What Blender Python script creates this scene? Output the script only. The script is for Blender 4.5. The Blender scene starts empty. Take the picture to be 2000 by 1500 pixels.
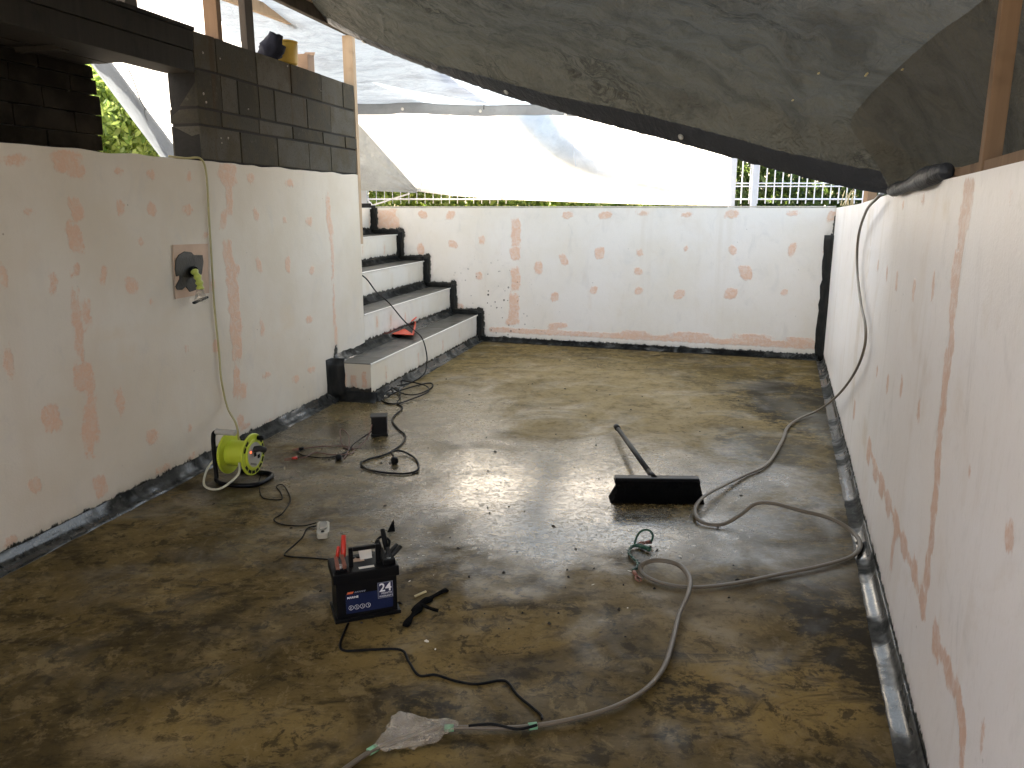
import bpy, bmesh, math, random
import numpy as np
from mathutils import Vector, Matrix, noise as mnoise
random.seed(7); RNG = np.random.default_rng(7)
D = bpy.data; SC = bpy.context.scene
COL = SC.collection
R = math.radians

# ------------------------------------------------------------------ camera, world, sun, exposure
F = 1525.0; HC = 1.5                                   # focal length (pixels of a 2000 px wide frame), eye height
PT = math.atan(344 / F); CP, SP = math.cos(PT), math.sin(PT)
cam = D.objects.new('camera', D.cameras.new('camera')); COL.objects.link(cam)
cam.location = (0, 0, HC); cam.rotation_euler = (math.pi / 2 - PT, 0, 0)
cam.data.sensor_width = 36; cam.data.lens = F / 2000 * 36
cam.data.clip_start = 0.05; cam.data.clip_end = 800
SC.camera = cam

SUN_EL, SUN_AZ = R(44), R(-24)                          # azimuth from +Y, negative = to the left
sunv = Vector((math.sin(SUN_AZ) * math.cos(SUN_EL), math.cos(SUN_AZ) * math.cos(SUN_EL), math.sin(SUN_EL)))
W = D.worlds.new('World'); SC.world = W; W.use_nodes = True
wn = W.node_tree.nodes; wl = W.node_tree.links
sky = wn.new('ShaderNodeTexSky'); sky.sky_type = 'NISHITA'; sky.sun_disc = False
sky.sun_elevation = SUN_EL; sky.sun_rotation = SUN_AZ; sky.dust_density = 4; sky.ozone_density = 0.6
wn['Background'].inputs['Strength'].default_value = 0.12
wl.new(sky.outputs[0], wn['Background'].inputs['Color'])
sl = D.lights.new('sun', 'SUN'); sl.energy = 5.0; sl.angle = R(0.5); sl.color = (1, 0.90, 0.76)
so = D.objects.new('sun', sl); COL.objects.link(so); so.location = (-4, 10, 12)
so.rotation_euler = (-sunv).to_track_quat('-Z', 'Y').to_euler()
SC.view_settings.view_transform = 'Standard'; SC.view_settings.look = 'None'
SC.view_settings.gamma = 1; SC.view_settings.use_curve_mapping = False
SC.view_settings.exposure = 3.0
SC.cycles.max_bounces = 8; SC.cycles.diffuse_bounces = 5; SC.cycles.glossy_bounces = 4
SC.cycles.transmission_bounces = 6; SC.cycles.transparent_max_bounces = 8
SC.cycles.caustics_reflective = False; SC.cycles.caustics_refractive = False
SC.cycles.sample_clamp_indirect = 6; SC.cycles.use_denoising = True

# ------------------------------------------------------------------ survey helpers: photo pixel -> point of the place
CAM = np.array([0, 0, HC])
def ray(u, v):
    dv = v - 750
    return np.array([u - 1000, CP * F - SP * dv, -(SP * F + CP * dv)])
def G(u, v, z=0.0):                                     # on the horizontal plane z
    d = ray(u, v); return CAM + d * ((z - HC) / d[2])
def AY(u, v, y):                                        # at distance y in front of the camera
    d = ray(u, v); return CAM + d * (y / d[1])
def PL(u, v, p, n):
    d = ray(u, v); return CAM + d * (np.dot(np.asarray(p) - CAM, n) / np.dot(d, n))
TR = R(18.9)
E1 = np.array([math.cos(TR), -math.sin(TR), 0]); E2 = np.array([math.sin(TR), math.cos(TR), 0])
CR = np.array([3.143, 7.756, 0])                        # back right floor corner
P0 = np.array([-2.184, 3.076, 0]); TL = R(13.83)
DL = np.array([math.sin(TL), math.cos(TL), 0])          # along the left wall, away
NL = np.array([-math.cos(TL), math.sin(TL), 0])         # out of the room
UP = np.array([0, 0, 1.0])
def LP(s, z, off=0.0): return P0 + DL * s + UP * z - NL * off          # off > 0 is into the room
def LW(u, v, off=0.0): return PL(u, v, P0 - NL * off, NL)
def LS(u, v, off=0.0):
    p = LW(u, v, off); return float((p - P0) @ DL), float(p[2])
def RP(s, z, off=0.0): return CR + E2 * s + UP * z - E1 * off
def RW(u, v, off=0.0): return PL(u, v, CR - E1 * off, E1)
def BP(s, z, off=0.0): return CR + E1 * s + UP * z - E2 * off
def BW(u, v, off=0.0): return PL(u, v, CR - E2 * off, E2)

# ------------------------------------------------------------------ object helpers
def tag(o, label=None, cat=None, group=None, kind=None):
    if label: o['label'] = label
    if cat: o['category'] = cat
    if group: o['group'] = group
    if kind: o['kind'] = kind
    return o
def thing(name, loc, label, cat, group=None, rz=0.0):
    o = D.objects.new(name, None); COL.objects.link(o); o.empty_display_size = 0.1
    o.location = Vector(loc); o.rotation_euler = (0, 0, rz)
    return tag(o, label, cat, group)
def link(name, me, m=None, parent=None, smooth=False, mtx=None):
    """mesh object; vertices given in world space unless mtx is set"""
    o = D.objects.new(name, me); COL.objects.link(o)
    if m is not None and not me.materials: me.materials.append(m)
    if smooth:
        me.polygons.foreach_set('use_smooth', [True] * len(me.polygons))
    if parent is not None:
        o.parent = parent
        if mtx is None:
            pm = pworld(parent)
            o.matrix_parent_inverse = pm.inverted()
    return o
def pworld(o):
    m = Matrix.LocRotScale(o.location, o.rotation_euler, o.scale)
    if o.parent is not None: m = pworld(o.parent) @ o.matrix_parent_inverse @ m
    return m
def mesh(name, vs, fs):
    me = D.meshes.new(name); me.from_pydata([tuple(map(float, v)) for v in vs], [], [tuple(f) for f in fs]); me.update(); return me
class MB:
    def __init__(s): s.v = []; s.f = []
    def add(s, vs, fs):
        b = len(s.v); s.v += [tuple(map(float, v)) for v in vs]; s.f += [tuple(i + b for i in f) for f in fs]; return s
    def box(s, o, a, b, c):
        """corner o and three edge vectors"""
        o, a, b, c = map(np.asarray, (o, a, b, c))
        if np.dot(np.cross(a, b), c) < 0: a, b = b, a
        p = [o, o + a, o + a + b, o + b, o + c, o + a + c, o + a + b + c, o + b + c]
        return s.add(p, [(3, 2, 1, 0), (4, 5, 6, 7), (0, 1, 5, 4), (1, 2, 6, 5), (2, 3, 7, 6), (3, 0, 4, 7)])
    def bar(s, p, q, w, h, up=(0, 0, 1)):
        p, q = np.asarray(p, float), np.asarray(q, float); d = q - p; up = np.asarray(up, float)
        x = np.cross(d, up); x /= np.linalg.norm(x); y = np.cross(x, d); y /= np.linalg.norm(y)
        return s.box(p - x * w / 2 - y * h / 2, x * w, y * h, d)
    def tube(s, pts, r, n=8, flat=1.0, cap=True, closed=False, up=None):
        P = [np.asarray(p, float) for p in pts]; m = len(P); base = len(s.v); prev = None
        for i, p in enumerate(P):
            t = P[(i + 1) % m] - P[i - 1] if closed else P[min(i + 1, m - 1)] - P[max(i - 1, 0)]
            t = t / (np.linalg.norm(t) + 1e-9)
            if up is not None: a = np.asarray(up, float)
            elif prev is None: a = np.array([0, 0, 1.0]) if abs(t[2]) < 0.9 else np.array([1.0, 0, 0])
            else: a = prev
            a = a - t * np.dot(a, t); a /= (np.linalg.norm(a) + 1e-9); prev = a; b = np.cross(t, a)
            rr = r[i] if hasattr(r, '__len__') else r
            for k in range(n):
                th = 2 * math.pi * k / n
                s.v.append(tuple(p + a * rr * flat * math.sin(th) + b * rr * math.cos(th)))
        for i in range(m if closed else m - 1):
            j = (i + 1) % m
            for k in range(n):
                l = (k + 1) % n
                s.f.append((base + i * n + k, base + i * n + l, base + j * n + l, base + j * n + k))
        if cap and not closed:
            s.f.append(tuple(base + k for k in reversed(range(n)))); s.f.append(tuple(base + (m - 1) * n + k for k in range(n)))
        return s
    def lathe(s, o, axis, prof, n=24):
        """prof: list of (radius, height along axis)"""
        o = np.asarray(o, float); ax = np.asarray(axis, float); ax /= np.linalg.norm(ax)
        a = np.cross(ax, [0, 0, 1.0]); 
        if np.linalg.norm(a) < 1e-3: a = np.array([1.0, 0, 0])
        a /= np.linalg.norm(a); b = np.cross(ax, a); base = len(s.v)
        for r, h in prof:
            for k in range(n):
                th = 2 * math.pi * k / n; s.v.append(tuple(o + ax * h + a * r * math.cos(th) + b * r * math.sin(th)))
        for i in range(len(prof) - 1):
            for k in range(n):
                l = (k + 1) % n
                s.f.append((base + i * n + k, base + i * n + l, base + (i + 1) * n + l, base + (i + 1) * n + k))
        s.f.append(tuple(base + k for k in reversed(range(n)))); s.f.append(tuple(base + (len(prof) - 1) * n + k for k in range(n)))
        return s
    def prism(s, poly, h):
        """poly: 3-D points of the bottom, h: extrusion vector"""
        n = len(poly); h = np.asarray(h, float); P = [np.asarray(p, float) for p in poly]
        nrm = sum((np.cross(P[i] - P[0], P[(i + 1) % n] - P[0]) for i in range(1, n - 1)), np.zeros(3))
        if np.dot(nrm, h) < 0: P = P[::-1]
        return s.add(P + [p + h for p in P], [tuple(reversed(range(n))), tuple(range(n, 2 * n))] +
                     [(i, (i + 1) % n, n + (i + 1) % n, n + i) for i in range(n)])
    def build(s, name, m, parent=None, smooth=False, bevel=0.0, wob=0.0):
        me = mesh(name, s.v, s.f)
        if bevel or wob:
            bm = bmesh.new(); bm.from_mesh(me)
            if bevel: bmesh.ops.bevel(bm, geom=bm.edges[:], offset=bevel, segments=2, profile=0.7, affect='EDGES', clamp_overlap=True)
            for v in bm.verts:
                if wob: v.co += Vector(mnoise.noise_vector(v.co * 9)) * wob
            bm.to_mesh(me); bm.free()
        return link(name, me, m, parent, smooth)
def spline(pts, k=8):
    P = [np.asarray(p, float) for p in pts]; out = []
    for i in range(len(P) - 1):
        a, b, c, d = P[max(i - 1, 0)], P[i], P[i + 1], P[min(i + 2, len(P) - 1)]
        for j in range(k):
            t = j / k
            out.append(0.5 * (2 * b + (c - a) * t + (2 * a - 5 * b + 4 * c - d) * t * t + (3 * b - a - 3 * c + d) * t ** 3))
    out.append(P[-1]); return out

# ------------------------------------------------------------------ material helpers
class NT:
    def __init__(s, name):
        s.m = D.materials.new(name); s.m.use_nodes = True; s.t = s.m.node_tree
        s.b = s.t.nodes['Principled BSDF']; s.out = s.t.nodes['Material Output']
        s.pos = s.n('ShaderNodeNewGeometry').outputs['Position']
    def n(s, t, **kw):
        nd = s.t.nodes.new(t)
        for k, v in kw.items(): setattr(nd, k, v)
        return nd
    def set(s, sock, v):
        if hasattr(v, 'is_output'): s.t.links.new(v, sock)
        elif v is not None:
            if hasattr(sock.default_value, '__len__') and hasattr(v, '__len__') and len(v) == 3 and len(sock.default_value) == 4: v = (*v, 1)
            sock.default_value = v
    def noise(s, scale, detail=4, rough=0.55, dist=0.0, vec=None, stretch=None, seed=0.0):
        v = vec if vec is not None else s.pos
        if stretch or seed:
            mp = s.n('ShaderNodeMapping'); s.set(mp.inputs['Vector'], v)
            if stretch: mp.inputs['Scale'].default_value = stretch
            mp.inputs['Location'].default_value = (seed, seed * 1.7, seed * 0.6); v = mp.outputs[0]
        nd = s.n('ShaderNodeTexNoise'); s.set(nd.inputs['Vector'], v)
        nd.inputs['Scale'].default_value = scale; nd.inputs['Detail'].default_value = detail
        nd.inputs['Roughness'].default_value = rough; nd.inputs['Distortion'].default_value = dist
        return nd.outputs['Fac']
    def vor(s, scale, feature='F1', vec=None, rnd=1.0):
        nd = s.n('ShaderNodeTexVoronoi', feature=feature); s.set(nd.inputs['Vector'], vec if vec is not None else s.pos)
        nd.inputs['Scale'].default_value = scale; nd.inputs['Randomness'].default_value = rnd
        return nd.outputs['Distance']
    def attr(s, name): return s.n('ShaderNodeAttribute', attribute_name=name).outputs['Fac']
    def math(s, op, a, b=None, c=None, clamp=False):
        nd = s.n('ShaderNodeMath', operation=op, use_clamp=clamp); s.set(nd.inputs[0], a)
        if b is not None: s.set(nd.inputs[1], b)
        if c is not None: s.set(nd.inputs[2], c)
        return nd.outputs[0]
    def step(s, x, lo, hi, a=0.0, b=1.0):
        nd = s.n('ShaderNodeMapRange'); nd.interpolation_type = 'SMOOTHSTEP'; s.set(nd.inputs[0], x)
        nd.inputs[1].default_value = lo; nd.inputs[2].default_value = hi; nd.inputs[3].default_value = a; nd.inputs[4].default_value = b
        return nd.outputs[0]
    def mix(s, f, a, b):
        nd = s.n('ShaderNodeMix', data_type='RGBA'); s.set(nd.inputs[0], f); s.set(nd.inputs[6], a); s.set(nd.inputs[7], b); return nd.outputs[2]
    def mul(s, col, fac):
        nd = s.n('ShaderNodeMix', data_type='RGBA', blend_type='MULTIPLY'); nd.inputs[0].default_value = 1
        s.set(nd.inputs[6], col); s.set(nd.inputs[7], fac); return nd.outputs[2]
    def bump(s, h, strength=0.3, dist=0.01):
        nd = s.n('ShaderNodeBump'); s.set(nd.inputs['Height'], h); nd.inputs['Strength'].default_value = strength
        nd.inputs['Distance'].default_value = dist; s.t.links.new(nd.outputs[0], s.b.inputs['Normal']); return nd.outputs[0]
    def done(s, col=None, rough=None, **kw):
        if col is not None: s.set(s.b.inputs['Base Color'], col)
        if rough is not None: s.set(s.b.inputs['Roughness'], rough)
        for k, v in kw.items(): s.set(s.b.inputs[k.replace('_', ' ')], v)
        return s.m
def plain(name, col, rough=0.5, var=0.25, scale=30, bump=0.0, **kw):
    t = NT(name); n = t.noise(scale, 3)
    c = t.mix(n, tuple(x * (1 - var) for x in col), tuple(min(1, x * (1 + var)) for x in col))
    if bump: t.bump(t.noise(scale * 4, 3), bump, 0.004)
    return t.done(c, rough, **kw)

def plaster(name, rough=0.55, seed=0.0, stretch=None, ca=(0.61, 0.55, 0.465), cb=(0.56, 0.485, 0.38)):
    t = NT(name)
    n1 = t.noise(24, 4, 0.65, 0.3, seed=seed); n2 = t.noise(95, 3, 0.65, seed=seed); big = t.noise(1.3, 4, 0.6, seed=seed + 3)
    drag = t.noise(30, 4, 0.7, 0.2, stretch=(1, 1, 0.3), seed=seed + 7)
    edge = t.math('ADD', t.math('MULTIPLY', t.math('ADD', t.math('SUBTRACT', n1, 0.5), t.math('MULTIPLY', t.math('SUBTRACT', drag, 0.5), 0.9)), 0.038), t.math('MULTIPLY', t.math('SUBTRACT', n2, 0.5), 0.014))
    pk = t.step(t.math('ADD', t.attr('pink'), edge), 0.007, -0.007)
    tn = t.math('MULTIPLY', t.step(t.math('ADD', t.attr('tan'), edge), 0.03, -0.03), t.step(t.noise(8, 4, 0.65, 0.8, seed=seed + 2), 0.3, 0.65))
    # thin skim lets the white show through here and there
    wear = t.step(t.noise(22, 5, 0.7, 0.8, seed=seed + 9), 0.32, 0.60)
    pk = t.math('MULTIPLY', pk, t.math('MULTIPLY_ADD', wear, 0.46, 0.44))
    base = t.mix(t.step(big, 0.35, 0.68), ca, cb)
    smear = t.step(t.noise(3.2, 5, 0.62, 1.6, seed=seed + 5), 0.57, 0.78)
    base = t.mix(t.math('MULTIPLY', smear, 0.34), base, (0.50, 0.475, 0.44))
    cl2 = t.step(t.noise(5.5, 6, 0.7, 0.9, stretch=(1, 1, 0.55), seed=seed + 31), 0.53, 0.72); base = t.mix(t.math('MULTIPLY', cl2, 0.30), base, (0.46, 0.43, 0.40))
    cl3 = t.step(t.noise(2.3, 5, 0.65, 1.2, seed=seed + 41), 0.55, 0.75); base = t.mix(t.math('MULTIPLY', cl3, 0.28), base, (0.58, 0.47, 0.36))
    rl = t.noise(70, 4, 0.7, stretch=(1, 1, 0.4), seed=seed); base = t.mix(t.math('MULTIPLY', t.step(rl, 0.5, 0.75), 0.16), base, (0.48, 0.44, 0.38))
    pinkc = t.mix(n2, (0.56, 0.325, 0.21), (0.66, 0.425, 0.295))
    c = t.mix(t.math('MULTIPLY', tn, 0.45), base, (0.58, 0.47, 0.33))
    c = t.mix(t.math('MULTIPLY', pk, 0.95), c, pinkc)
    strk = t.step(t.noise(5, 4, 0.6, 0.2, stretch=(1, 1, 0.07), seed=seed + 13), 0.56, 0.72)
    c = t.mix(t.math('MULTIPLY', strk, 0.30), c, (0.55, 0.47, 0.37))
    # joint lines of the boards: a fine pale ridge
    c = t.mix(t.math('MULTIPLY', t.step(t.attr('seam'), 0.004, 0.0015), 0.35), c, (0.55, 0.47, 0.40))
    # black coating brushed ragged above the coves, plus splashes
    fb = t.noise(17, 7, 0.78, stretch=(1, 1, 0.6), seed=seed)
    tar = t.math('ADD', t.attr('tar'), t.math('MULTIPLY', t.math('SUBTRACT', fb, 0.5), -0.10))
    tm = t.step(tar, 0.006, -0.004)
    halo = t.step(tar, 0.05, -0.01)
    c = t.mix(t.math('MULTIPLY', halo, 0.30), c, (0.30, 0.25, 0.19))
    c = t.mix(tm, c, t.mix(n2, (0.012, 0.012, 0.010), (0.05, 0.047, 0.04)))
    spl = t.step(t.math('ADD', t.vor(20), t.math('MULTIPLY', t.noise(9, 3, seed=seed), 0.75)), 0.53, 0.47)
    spl = t.math('MULTIPLY', spl, t.attr('splash'))
    c = t.mix(spl, c, (0.04, 0.038, 0.03))
    dots = t.math('MULTIPLY', t.step(t.vor(9.5), 0.055, 0.035), t.step(t.noise(3, 2, seed=2.0), 0.52, 0.6))
    c = t.mix(t.math('MULTIPLY', dots, 0.6), c, (0.16, 0.13, 0.10))
    c = t.mix(t.math('MULTIPLY', t.step(t.noise(120, 2), 0.62, 0.8), 0.10), c, (0.4, 0.36, 0.3))
    h = t.math('ADD', t.math('MULTIPLY', pk, 1.3), t.math('ADD', t.math('MULTIPLY', n2, 0.5), t.math('MULTIPLY', t.noise(9, 4, stretch=stretch), 0.8)))
    t.bump(h, 0.35, 0.006)
    return t.done(c, t.mix(tm, (rough,) * 3, (0.25,) * 3))

def timber(name, a, b, rough=0.7):
    t = NT(name); tc = t.n('ShaderNodeTexCoord').outputs['Object']
    g = t.noise(30, 4, 0.65, 0.6, vec=tc, stretch=(1, 1, 0.05)); k = t.step(t.vor(2.6, vec=tc), 0.10, 0.03)
    c = t.mix(g, a, b); c = t.mix(t.math('MULTIPLY', k, 0.6), c, tuple(x * 0.3 for x in a))
    c = t.mix(t.step(t.noise(5, 4, vec=tc), 0.55, 0.8), c, tuple(x * 0.55 for x in a))
    t.bump(g, 0.25, 0.003); return t.done(c, rough, Specular_IOR_Level=0.15)

def tarp(name, col, trans, tcol, rough=0.45, wr=1.0, sheen=0.3, stretch=(1, 1, 1), crease_shade=0.0):
    """woven coated sheet: reflects, and lets part of the light through"""
    t = NT(name)
    w1 = t.noise(3.2, 5, 0.6, 1.3, stretch=stretch); w2 = t.noise(13, 4, 0.65, 1.6, stretch=stretch)
    wk = t.math('ABSOLUTE', t.math('SUBTRACT', t.noise(5.5, 4, 0.6, 1.0, stretch=stretch, seed=4.0), 0.5))
    vv = t.n('ShaderNodeVectorMath', operation='MULTIPLY_ADD'); nz_ = t.n('ShaderNodeTexNoise'); t.set(nz_.inputs['Vector'], t.pos); nz_.inputs['Scale'].default_value = 4.0
    t.set(vv.inputs[0], nz_.outputs['Color']); vv.inputs[1].default_value = (0.25, 0.25, 0.25); t.set(vv.inputs[2], t.pos)
    mp_ = t.n('ShaderNodeMapping'); t.set(mp_.inputs['Vector'], vv.outputs[0]); mp_.inputs['Rotation'].default_value = (0, 0, R(20)); mp_.inputs['Scale'].default_value = (0.55, 1.5, 1.0)
    cr1 = t.step(t.vor(4.5, 'DISTANCE_TO_EDGE', vec=mp_.outputs[0]), 0.0, 0.16); cr2 = t.step(t.vor(11.0, 'DISTANCE_TO_EDGE', vec=mp_.outputs[0]), 0.0, 0.12)
    h = t.math('ADD', t.math('MULTIPLY', w1, 1.2), t.math('ADD', t.math('MULTIPLY', w2, 0.45), t.math('MULTIPLY', wk, 1.1)))
    h = t.math('ADD', h, t.math('ADD', t.math('MULTIPLY', cr1, 0.10), t.math('MULTIPLY', cr2, 0.04)))
    bn = t.bump(h, min(1.0, 0.55 * wr), 0.05 * max(1.0, 0.55 * wr))
    dirt = t.step(t.noise(2.1, 5, 0.65, 0.8), 0.3, 0.75)
    fine = t.noise(75, 3, 0.6, stretch=(1, 1, 1))
    c = t.mix(dirt, tuple(x * 0.82 for x in col), col)
    c = t.mix(t.math('MULTIPLY', fine, 0.25), c, tuple(x * 0.55 for x in col))
    if crease_shade:                                           # wrinkle shade painted into the colour as dark streaks and blotches
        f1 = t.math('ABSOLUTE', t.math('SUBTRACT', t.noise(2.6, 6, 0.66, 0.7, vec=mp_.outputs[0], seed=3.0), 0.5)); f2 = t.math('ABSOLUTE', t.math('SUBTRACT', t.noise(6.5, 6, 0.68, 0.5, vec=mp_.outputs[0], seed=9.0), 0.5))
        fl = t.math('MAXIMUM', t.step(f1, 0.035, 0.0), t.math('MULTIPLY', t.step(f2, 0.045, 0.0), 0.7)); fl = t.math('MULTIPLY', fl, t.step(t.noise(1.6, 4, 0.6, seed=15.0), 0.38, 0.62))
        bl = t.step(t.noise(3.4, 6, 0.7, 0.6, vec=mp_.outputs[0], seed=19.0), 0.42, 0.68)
        fl = t.math('MAXIMUM', t.math('MULTIPLY', fl, crease_shade), t.math('MULTIPLY', bl, 0.55))
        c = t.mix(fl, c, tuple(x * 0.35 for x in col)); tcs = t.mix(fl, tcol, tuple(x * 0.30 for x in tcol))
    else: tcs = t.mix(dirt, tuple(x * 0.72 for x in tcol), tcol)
    t.done(c, rough, Specular_IOR_Level=sheen)
    tr = t.n('ShaderNodeBsdfTranslucent'); t.set(tr.inputs['Color'], tcs); t.t.links.new(bn, tr.inputs['Normal'])
    mx = t.n('ShaderNodeMixShader'); t.set(mx.inputs[0], trans)
    t.t.links.new(t.b.outputs[0], mx.inputs[1]); t.t.links.new(tr.outputs[0], mx.inputs[2]); t.t.links.new(mx.outputs[0], t.out.inputs['Surface'])
    return t.m
def leafmat(name, a, b, k=0.4):
    t = NT(name); i = t.n('ShaderNodeNewGeometry').outputs['Random Per Island']
    c = t.mix(i, a, b); t.done(c, 0.45)
    tr = t.n('ShaderNodeBsdfTranslucent'); t.set(tr.inputs['Color'], t.mix(i, tuple(x * 1.3 for x in a), tuple(min(1, x * 1.6) for x in b)))
    mx = t.n('ShaderNodeMixShader'); mx.inputs[0].default_value = k
    t.t.links.new(t.b.outputs[0], mx.inputs[1]); t.t.links.new(tr.outputs[0], mx.inputs[2]); t.t.links.new(mx.outputs[0], t.out.inputs['Surface'])
    return t.m

def floor_mat():
    t = NT('wet_concrete')
    tc = t.pos
    big = t.noise(0.9, 5, 0.62, 0.8); mid = t.noise(4.6, 8, 0.74, 0.6); fine = t.noise(26, 6, 0.75, 0.3); grit = t.noise(120, 3, 0.6)
    rot = t.n('ShaderNodeMapping'); t.set(rot.inputs['Vector'], tc); rot.inputs['Rotation'].default_value = (0, 0, R(-38)); rot.inputs['Scale'].default_value = (0.62, 1.55, 1)
    sw = t.noise(3.4, 7, 0.72, 0.7, vec=rot.outputs[0]); sw2 = t.noise(17, 6, 0.74, 0.5, vec=rot.outputs[0])
    c = t.mix(t.step(big, 0.30, 0.72), (0.070, 0.048, 0.015), (0.140, 0.098, 0.036))
    c = t.mix(t.step(t.attr('ochre'), 0.0, 1.0), c, t.mix(mid, (0.14, 0.093, 0.026), (0.29, 0.20, 0.07)))
    c = t.mix(t.math('MULTIPLY', t.step(t.attr('pale'), 0.0, 1.0), t.step(mid, 0.25, 0.6)), c, (0.24, 0.182, 0.10))
    calm = t.math('MULTIPLY_ADD', t.attr('pale'), -0.72, 1.0, clamp=True)
    c = t.mix(t.math('MULTIPLY', t.math('MULTIPLY', t.step(sw, 0.50, 0.64), calm), 0.75), c, (0.026, 0.0185, 0.008))
    c = t.mix(t.math('MULTIPLY', t.math('MULTIPLY', t.step(mid, 0.52, 0.66), calm), 0.65), c, (0.028, 0.020, 0.009))
    c = t.mix(t.math('MULTIPLY', t.step(t.noise(6.5, 5, 0.7, 0.9, seed=8.0), 0.60, 0.72), 0.45), c, (0.20, 0.158, 0.10))
    c = t.mix(t.math('MULTIPLY', t.math('MULTIPLY', t.step(sw2, 0.55, 0.68), calm), 0.65), c, (0.020, 0.0145, 0.0075))
    c = t.mix(t.math('MULTIPLY', t.step(fine, 0.54, 0.68), 0.6), c, (0.018, 0.0135, 0.007))
    c = t.mix(t.math('MULTIPLY', t.step(fine, 0.46, 0.30), 0.38), c, (0.26, 0.185, 0.095))
    bl = t.noise(8.5, 7, 0.72, 0.4, seed=17.0); bd = t.noise(11.0, 7, 0.74, 0.4, seed=27.0)
    c = t.mix(t.math('MULTIPLY', t.step(bl, 0.53, 0.61), 0.55), c, t.mix(fine, (0.115, 0.081, 0.031), (0.30, 0.218, 0.10)))
    c = t.mix(t.math('MULTIPLY', t.math('MULTIPLY', t.step(bd, 0.54, 0.61), calm), 0.7), c, (0.018, 0.0135, 0.0065))
    cloud = t.step(t.noise(1.7, 6, 0.66, 0.8, seed=51.0), 0.52, 0.66); c = t.mix(t.math('MULTIPLY', t.math('MULTIPLY', cloud, calm), 0.55), c, (0.026, 0.0185, 0.008))
    # scaly black patches
    dk = t.attr('dark')
    dm = t.math('ADD', t.math('MULTIPLY', dk, 0.16), t.math('ADD', t.math('MULTIPLY', mid, 0.45), t.math('ADD', t.math('MULTIPLY', sw2, 0.33), t.math('MULTIPLY', fine, 0.22))))
    dmask = t.math('MULTIPLY', t.step(dm, 0.585, 0.655), t.step(dk, 0.02, 0.5))
    c = t.mix(t.math('MULTIPLY', dmask, 0.88), c, t.mix(fine, (0.010, 0.0085, 0.006), (0.036, 0.029, 0.018)))
    gm = t.math('MULTIPLY', t.attr('grey'), t.step(t.math('ADD', mid, t.math('MULTIPLY', fine, 0.3)), 0.42, 0.72))
    c = t.mix(t.math('MULTIPLY', gm, 0.7), c, (0.185, 0.165, 0.13))
    # hairline cracks with brown seep
    crk = t.math('MULTIPLY', t.step(t.math('ABSOLUTE', t.math('SUBTRACT', t.noise(1.15, 5, 0.62, 0.4, seed=31.0), 0.5)), 0.007, 0.001), t.step(t.noise(0.9, 3, seed=12.0), 0.50, 0.62))
    c = t.mix(t.math('MULTIPLY', crk, 0.7), c, (0.045, 0.033, 0.02))
    c = t.mix(t.math('MULTIPLY', t.step(grit, 0.5, 0.8), 0.22), c, (0.03, 0.024, 0.016))
    # edge of the slab along the coves
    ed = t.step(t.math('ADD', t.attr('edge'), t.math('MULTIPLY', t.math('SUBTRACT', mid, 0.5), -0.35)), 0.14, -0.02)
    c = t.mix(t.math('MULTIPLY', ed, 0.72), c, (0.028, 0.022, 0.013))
    wet = t.attr('wet')
    pud = t.step(t.math('ADD', t.math('MULTIPLY', wet, 0.5), t.math('MULTIPLY', t.noise(2.4, 4, 0.6, 0.6, seed=5.0), 0.8)), 0.36, 0.88)
    ro = t.math('ADD', t.math('MULTIPLY_ADD', pud, -0.56, 0.64), t.math('MULTIPLY', t.math('SUBTRACT', fine, 0.5), 0.22), clamp=True)
    ro = t.math('MAXIMUM', ro, 0.055)
    # beads of water standing on the wet part
    drop = t.n('ShaderNodeMapping'); t.set(drop.inputs['Vector'], tc); drop.inputs['Scale'].default_value = (1, 1.35, 1)
    bead = t.math('MULTIPLY', t.step(t.math('ADD', t.noise(30, 3, 0.6, 1.2, vec=drop.outputs[0]), t.math('MULTIPLY', mid, 0.4)), 0.72, 0.79), wet)
    bead2 = t.math('MULTIPLY', t.step(t.noise(85, 2, 0.5, 0.4, vec=drop.outputs[0]), 0.60, 0.68), wet)
    h = t.math('ADD', t.math('ADD', t.math('MULTIPLY', bead, 0.55), t.math('MULTIPLY', bead2, 0.22)),
               t.math('MULTIPLY', t.math('ADD', t.math('MULTIPLY', fine, 0.30), t.math('ADD', t.math('MULTIPLY', mid, 0.7), t.math('MULTIPLY', grit, 0.10))), t.math('MULTIPLY_ADD', pud, -0.6, 1.0)))
    t.bump(h, 0.30, 0.010)
    ro = t.mix(bead, ro, (0.07,) * 3)
    return t.done(c, ro, Specular_IOR_Level=t.math('MULTIPLY_ADD', pud, 0.98, 0.05))

M = {}
M['plaster_l'] = plaster('plaster_left', 0.6, 0.0); M['plaster_b'] = plaster('plaster_back', 0.6, 21.0, None, (0.665, 0.615, 0.55), (0.63, 0.57, 0.48)); M['plaster_r'] = plaster('plaster_right', 0.42, 43.0, (1, 1, 0.25), (0.80, 0.765, 0.745), (0.77, 0.72, 0.68))  # right plaster lightened, left darkened: uneven light put into the wall colours
M['floor'] = floor_mat()
t = NT('cove_coating'); n = t.noise(9, 5, 0.65, 0.8); n2 = t.noise(40, 4, 0.6)
c = t.mix(t.step(n, 0.42, 0.66), (0.005, 0.005, 0.0045), (0.020, 0.0195, 0.017)); c = t.mix(t.math('MULTIPLY', t.step(n2, 0.58, 0.8), 0.35), c, (0.05, 0.05, 0.045)); c = t.mix(t.math('MULTIPLY', t.step(t.noise(6.5, 6, 0.72, 0.6, seed=9.0), 0.50, 0.70), 0.5), c, t.mix(n2, (0.06, 0.06, 0.055), (0.21, 0.205, 0.19)))
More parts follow.
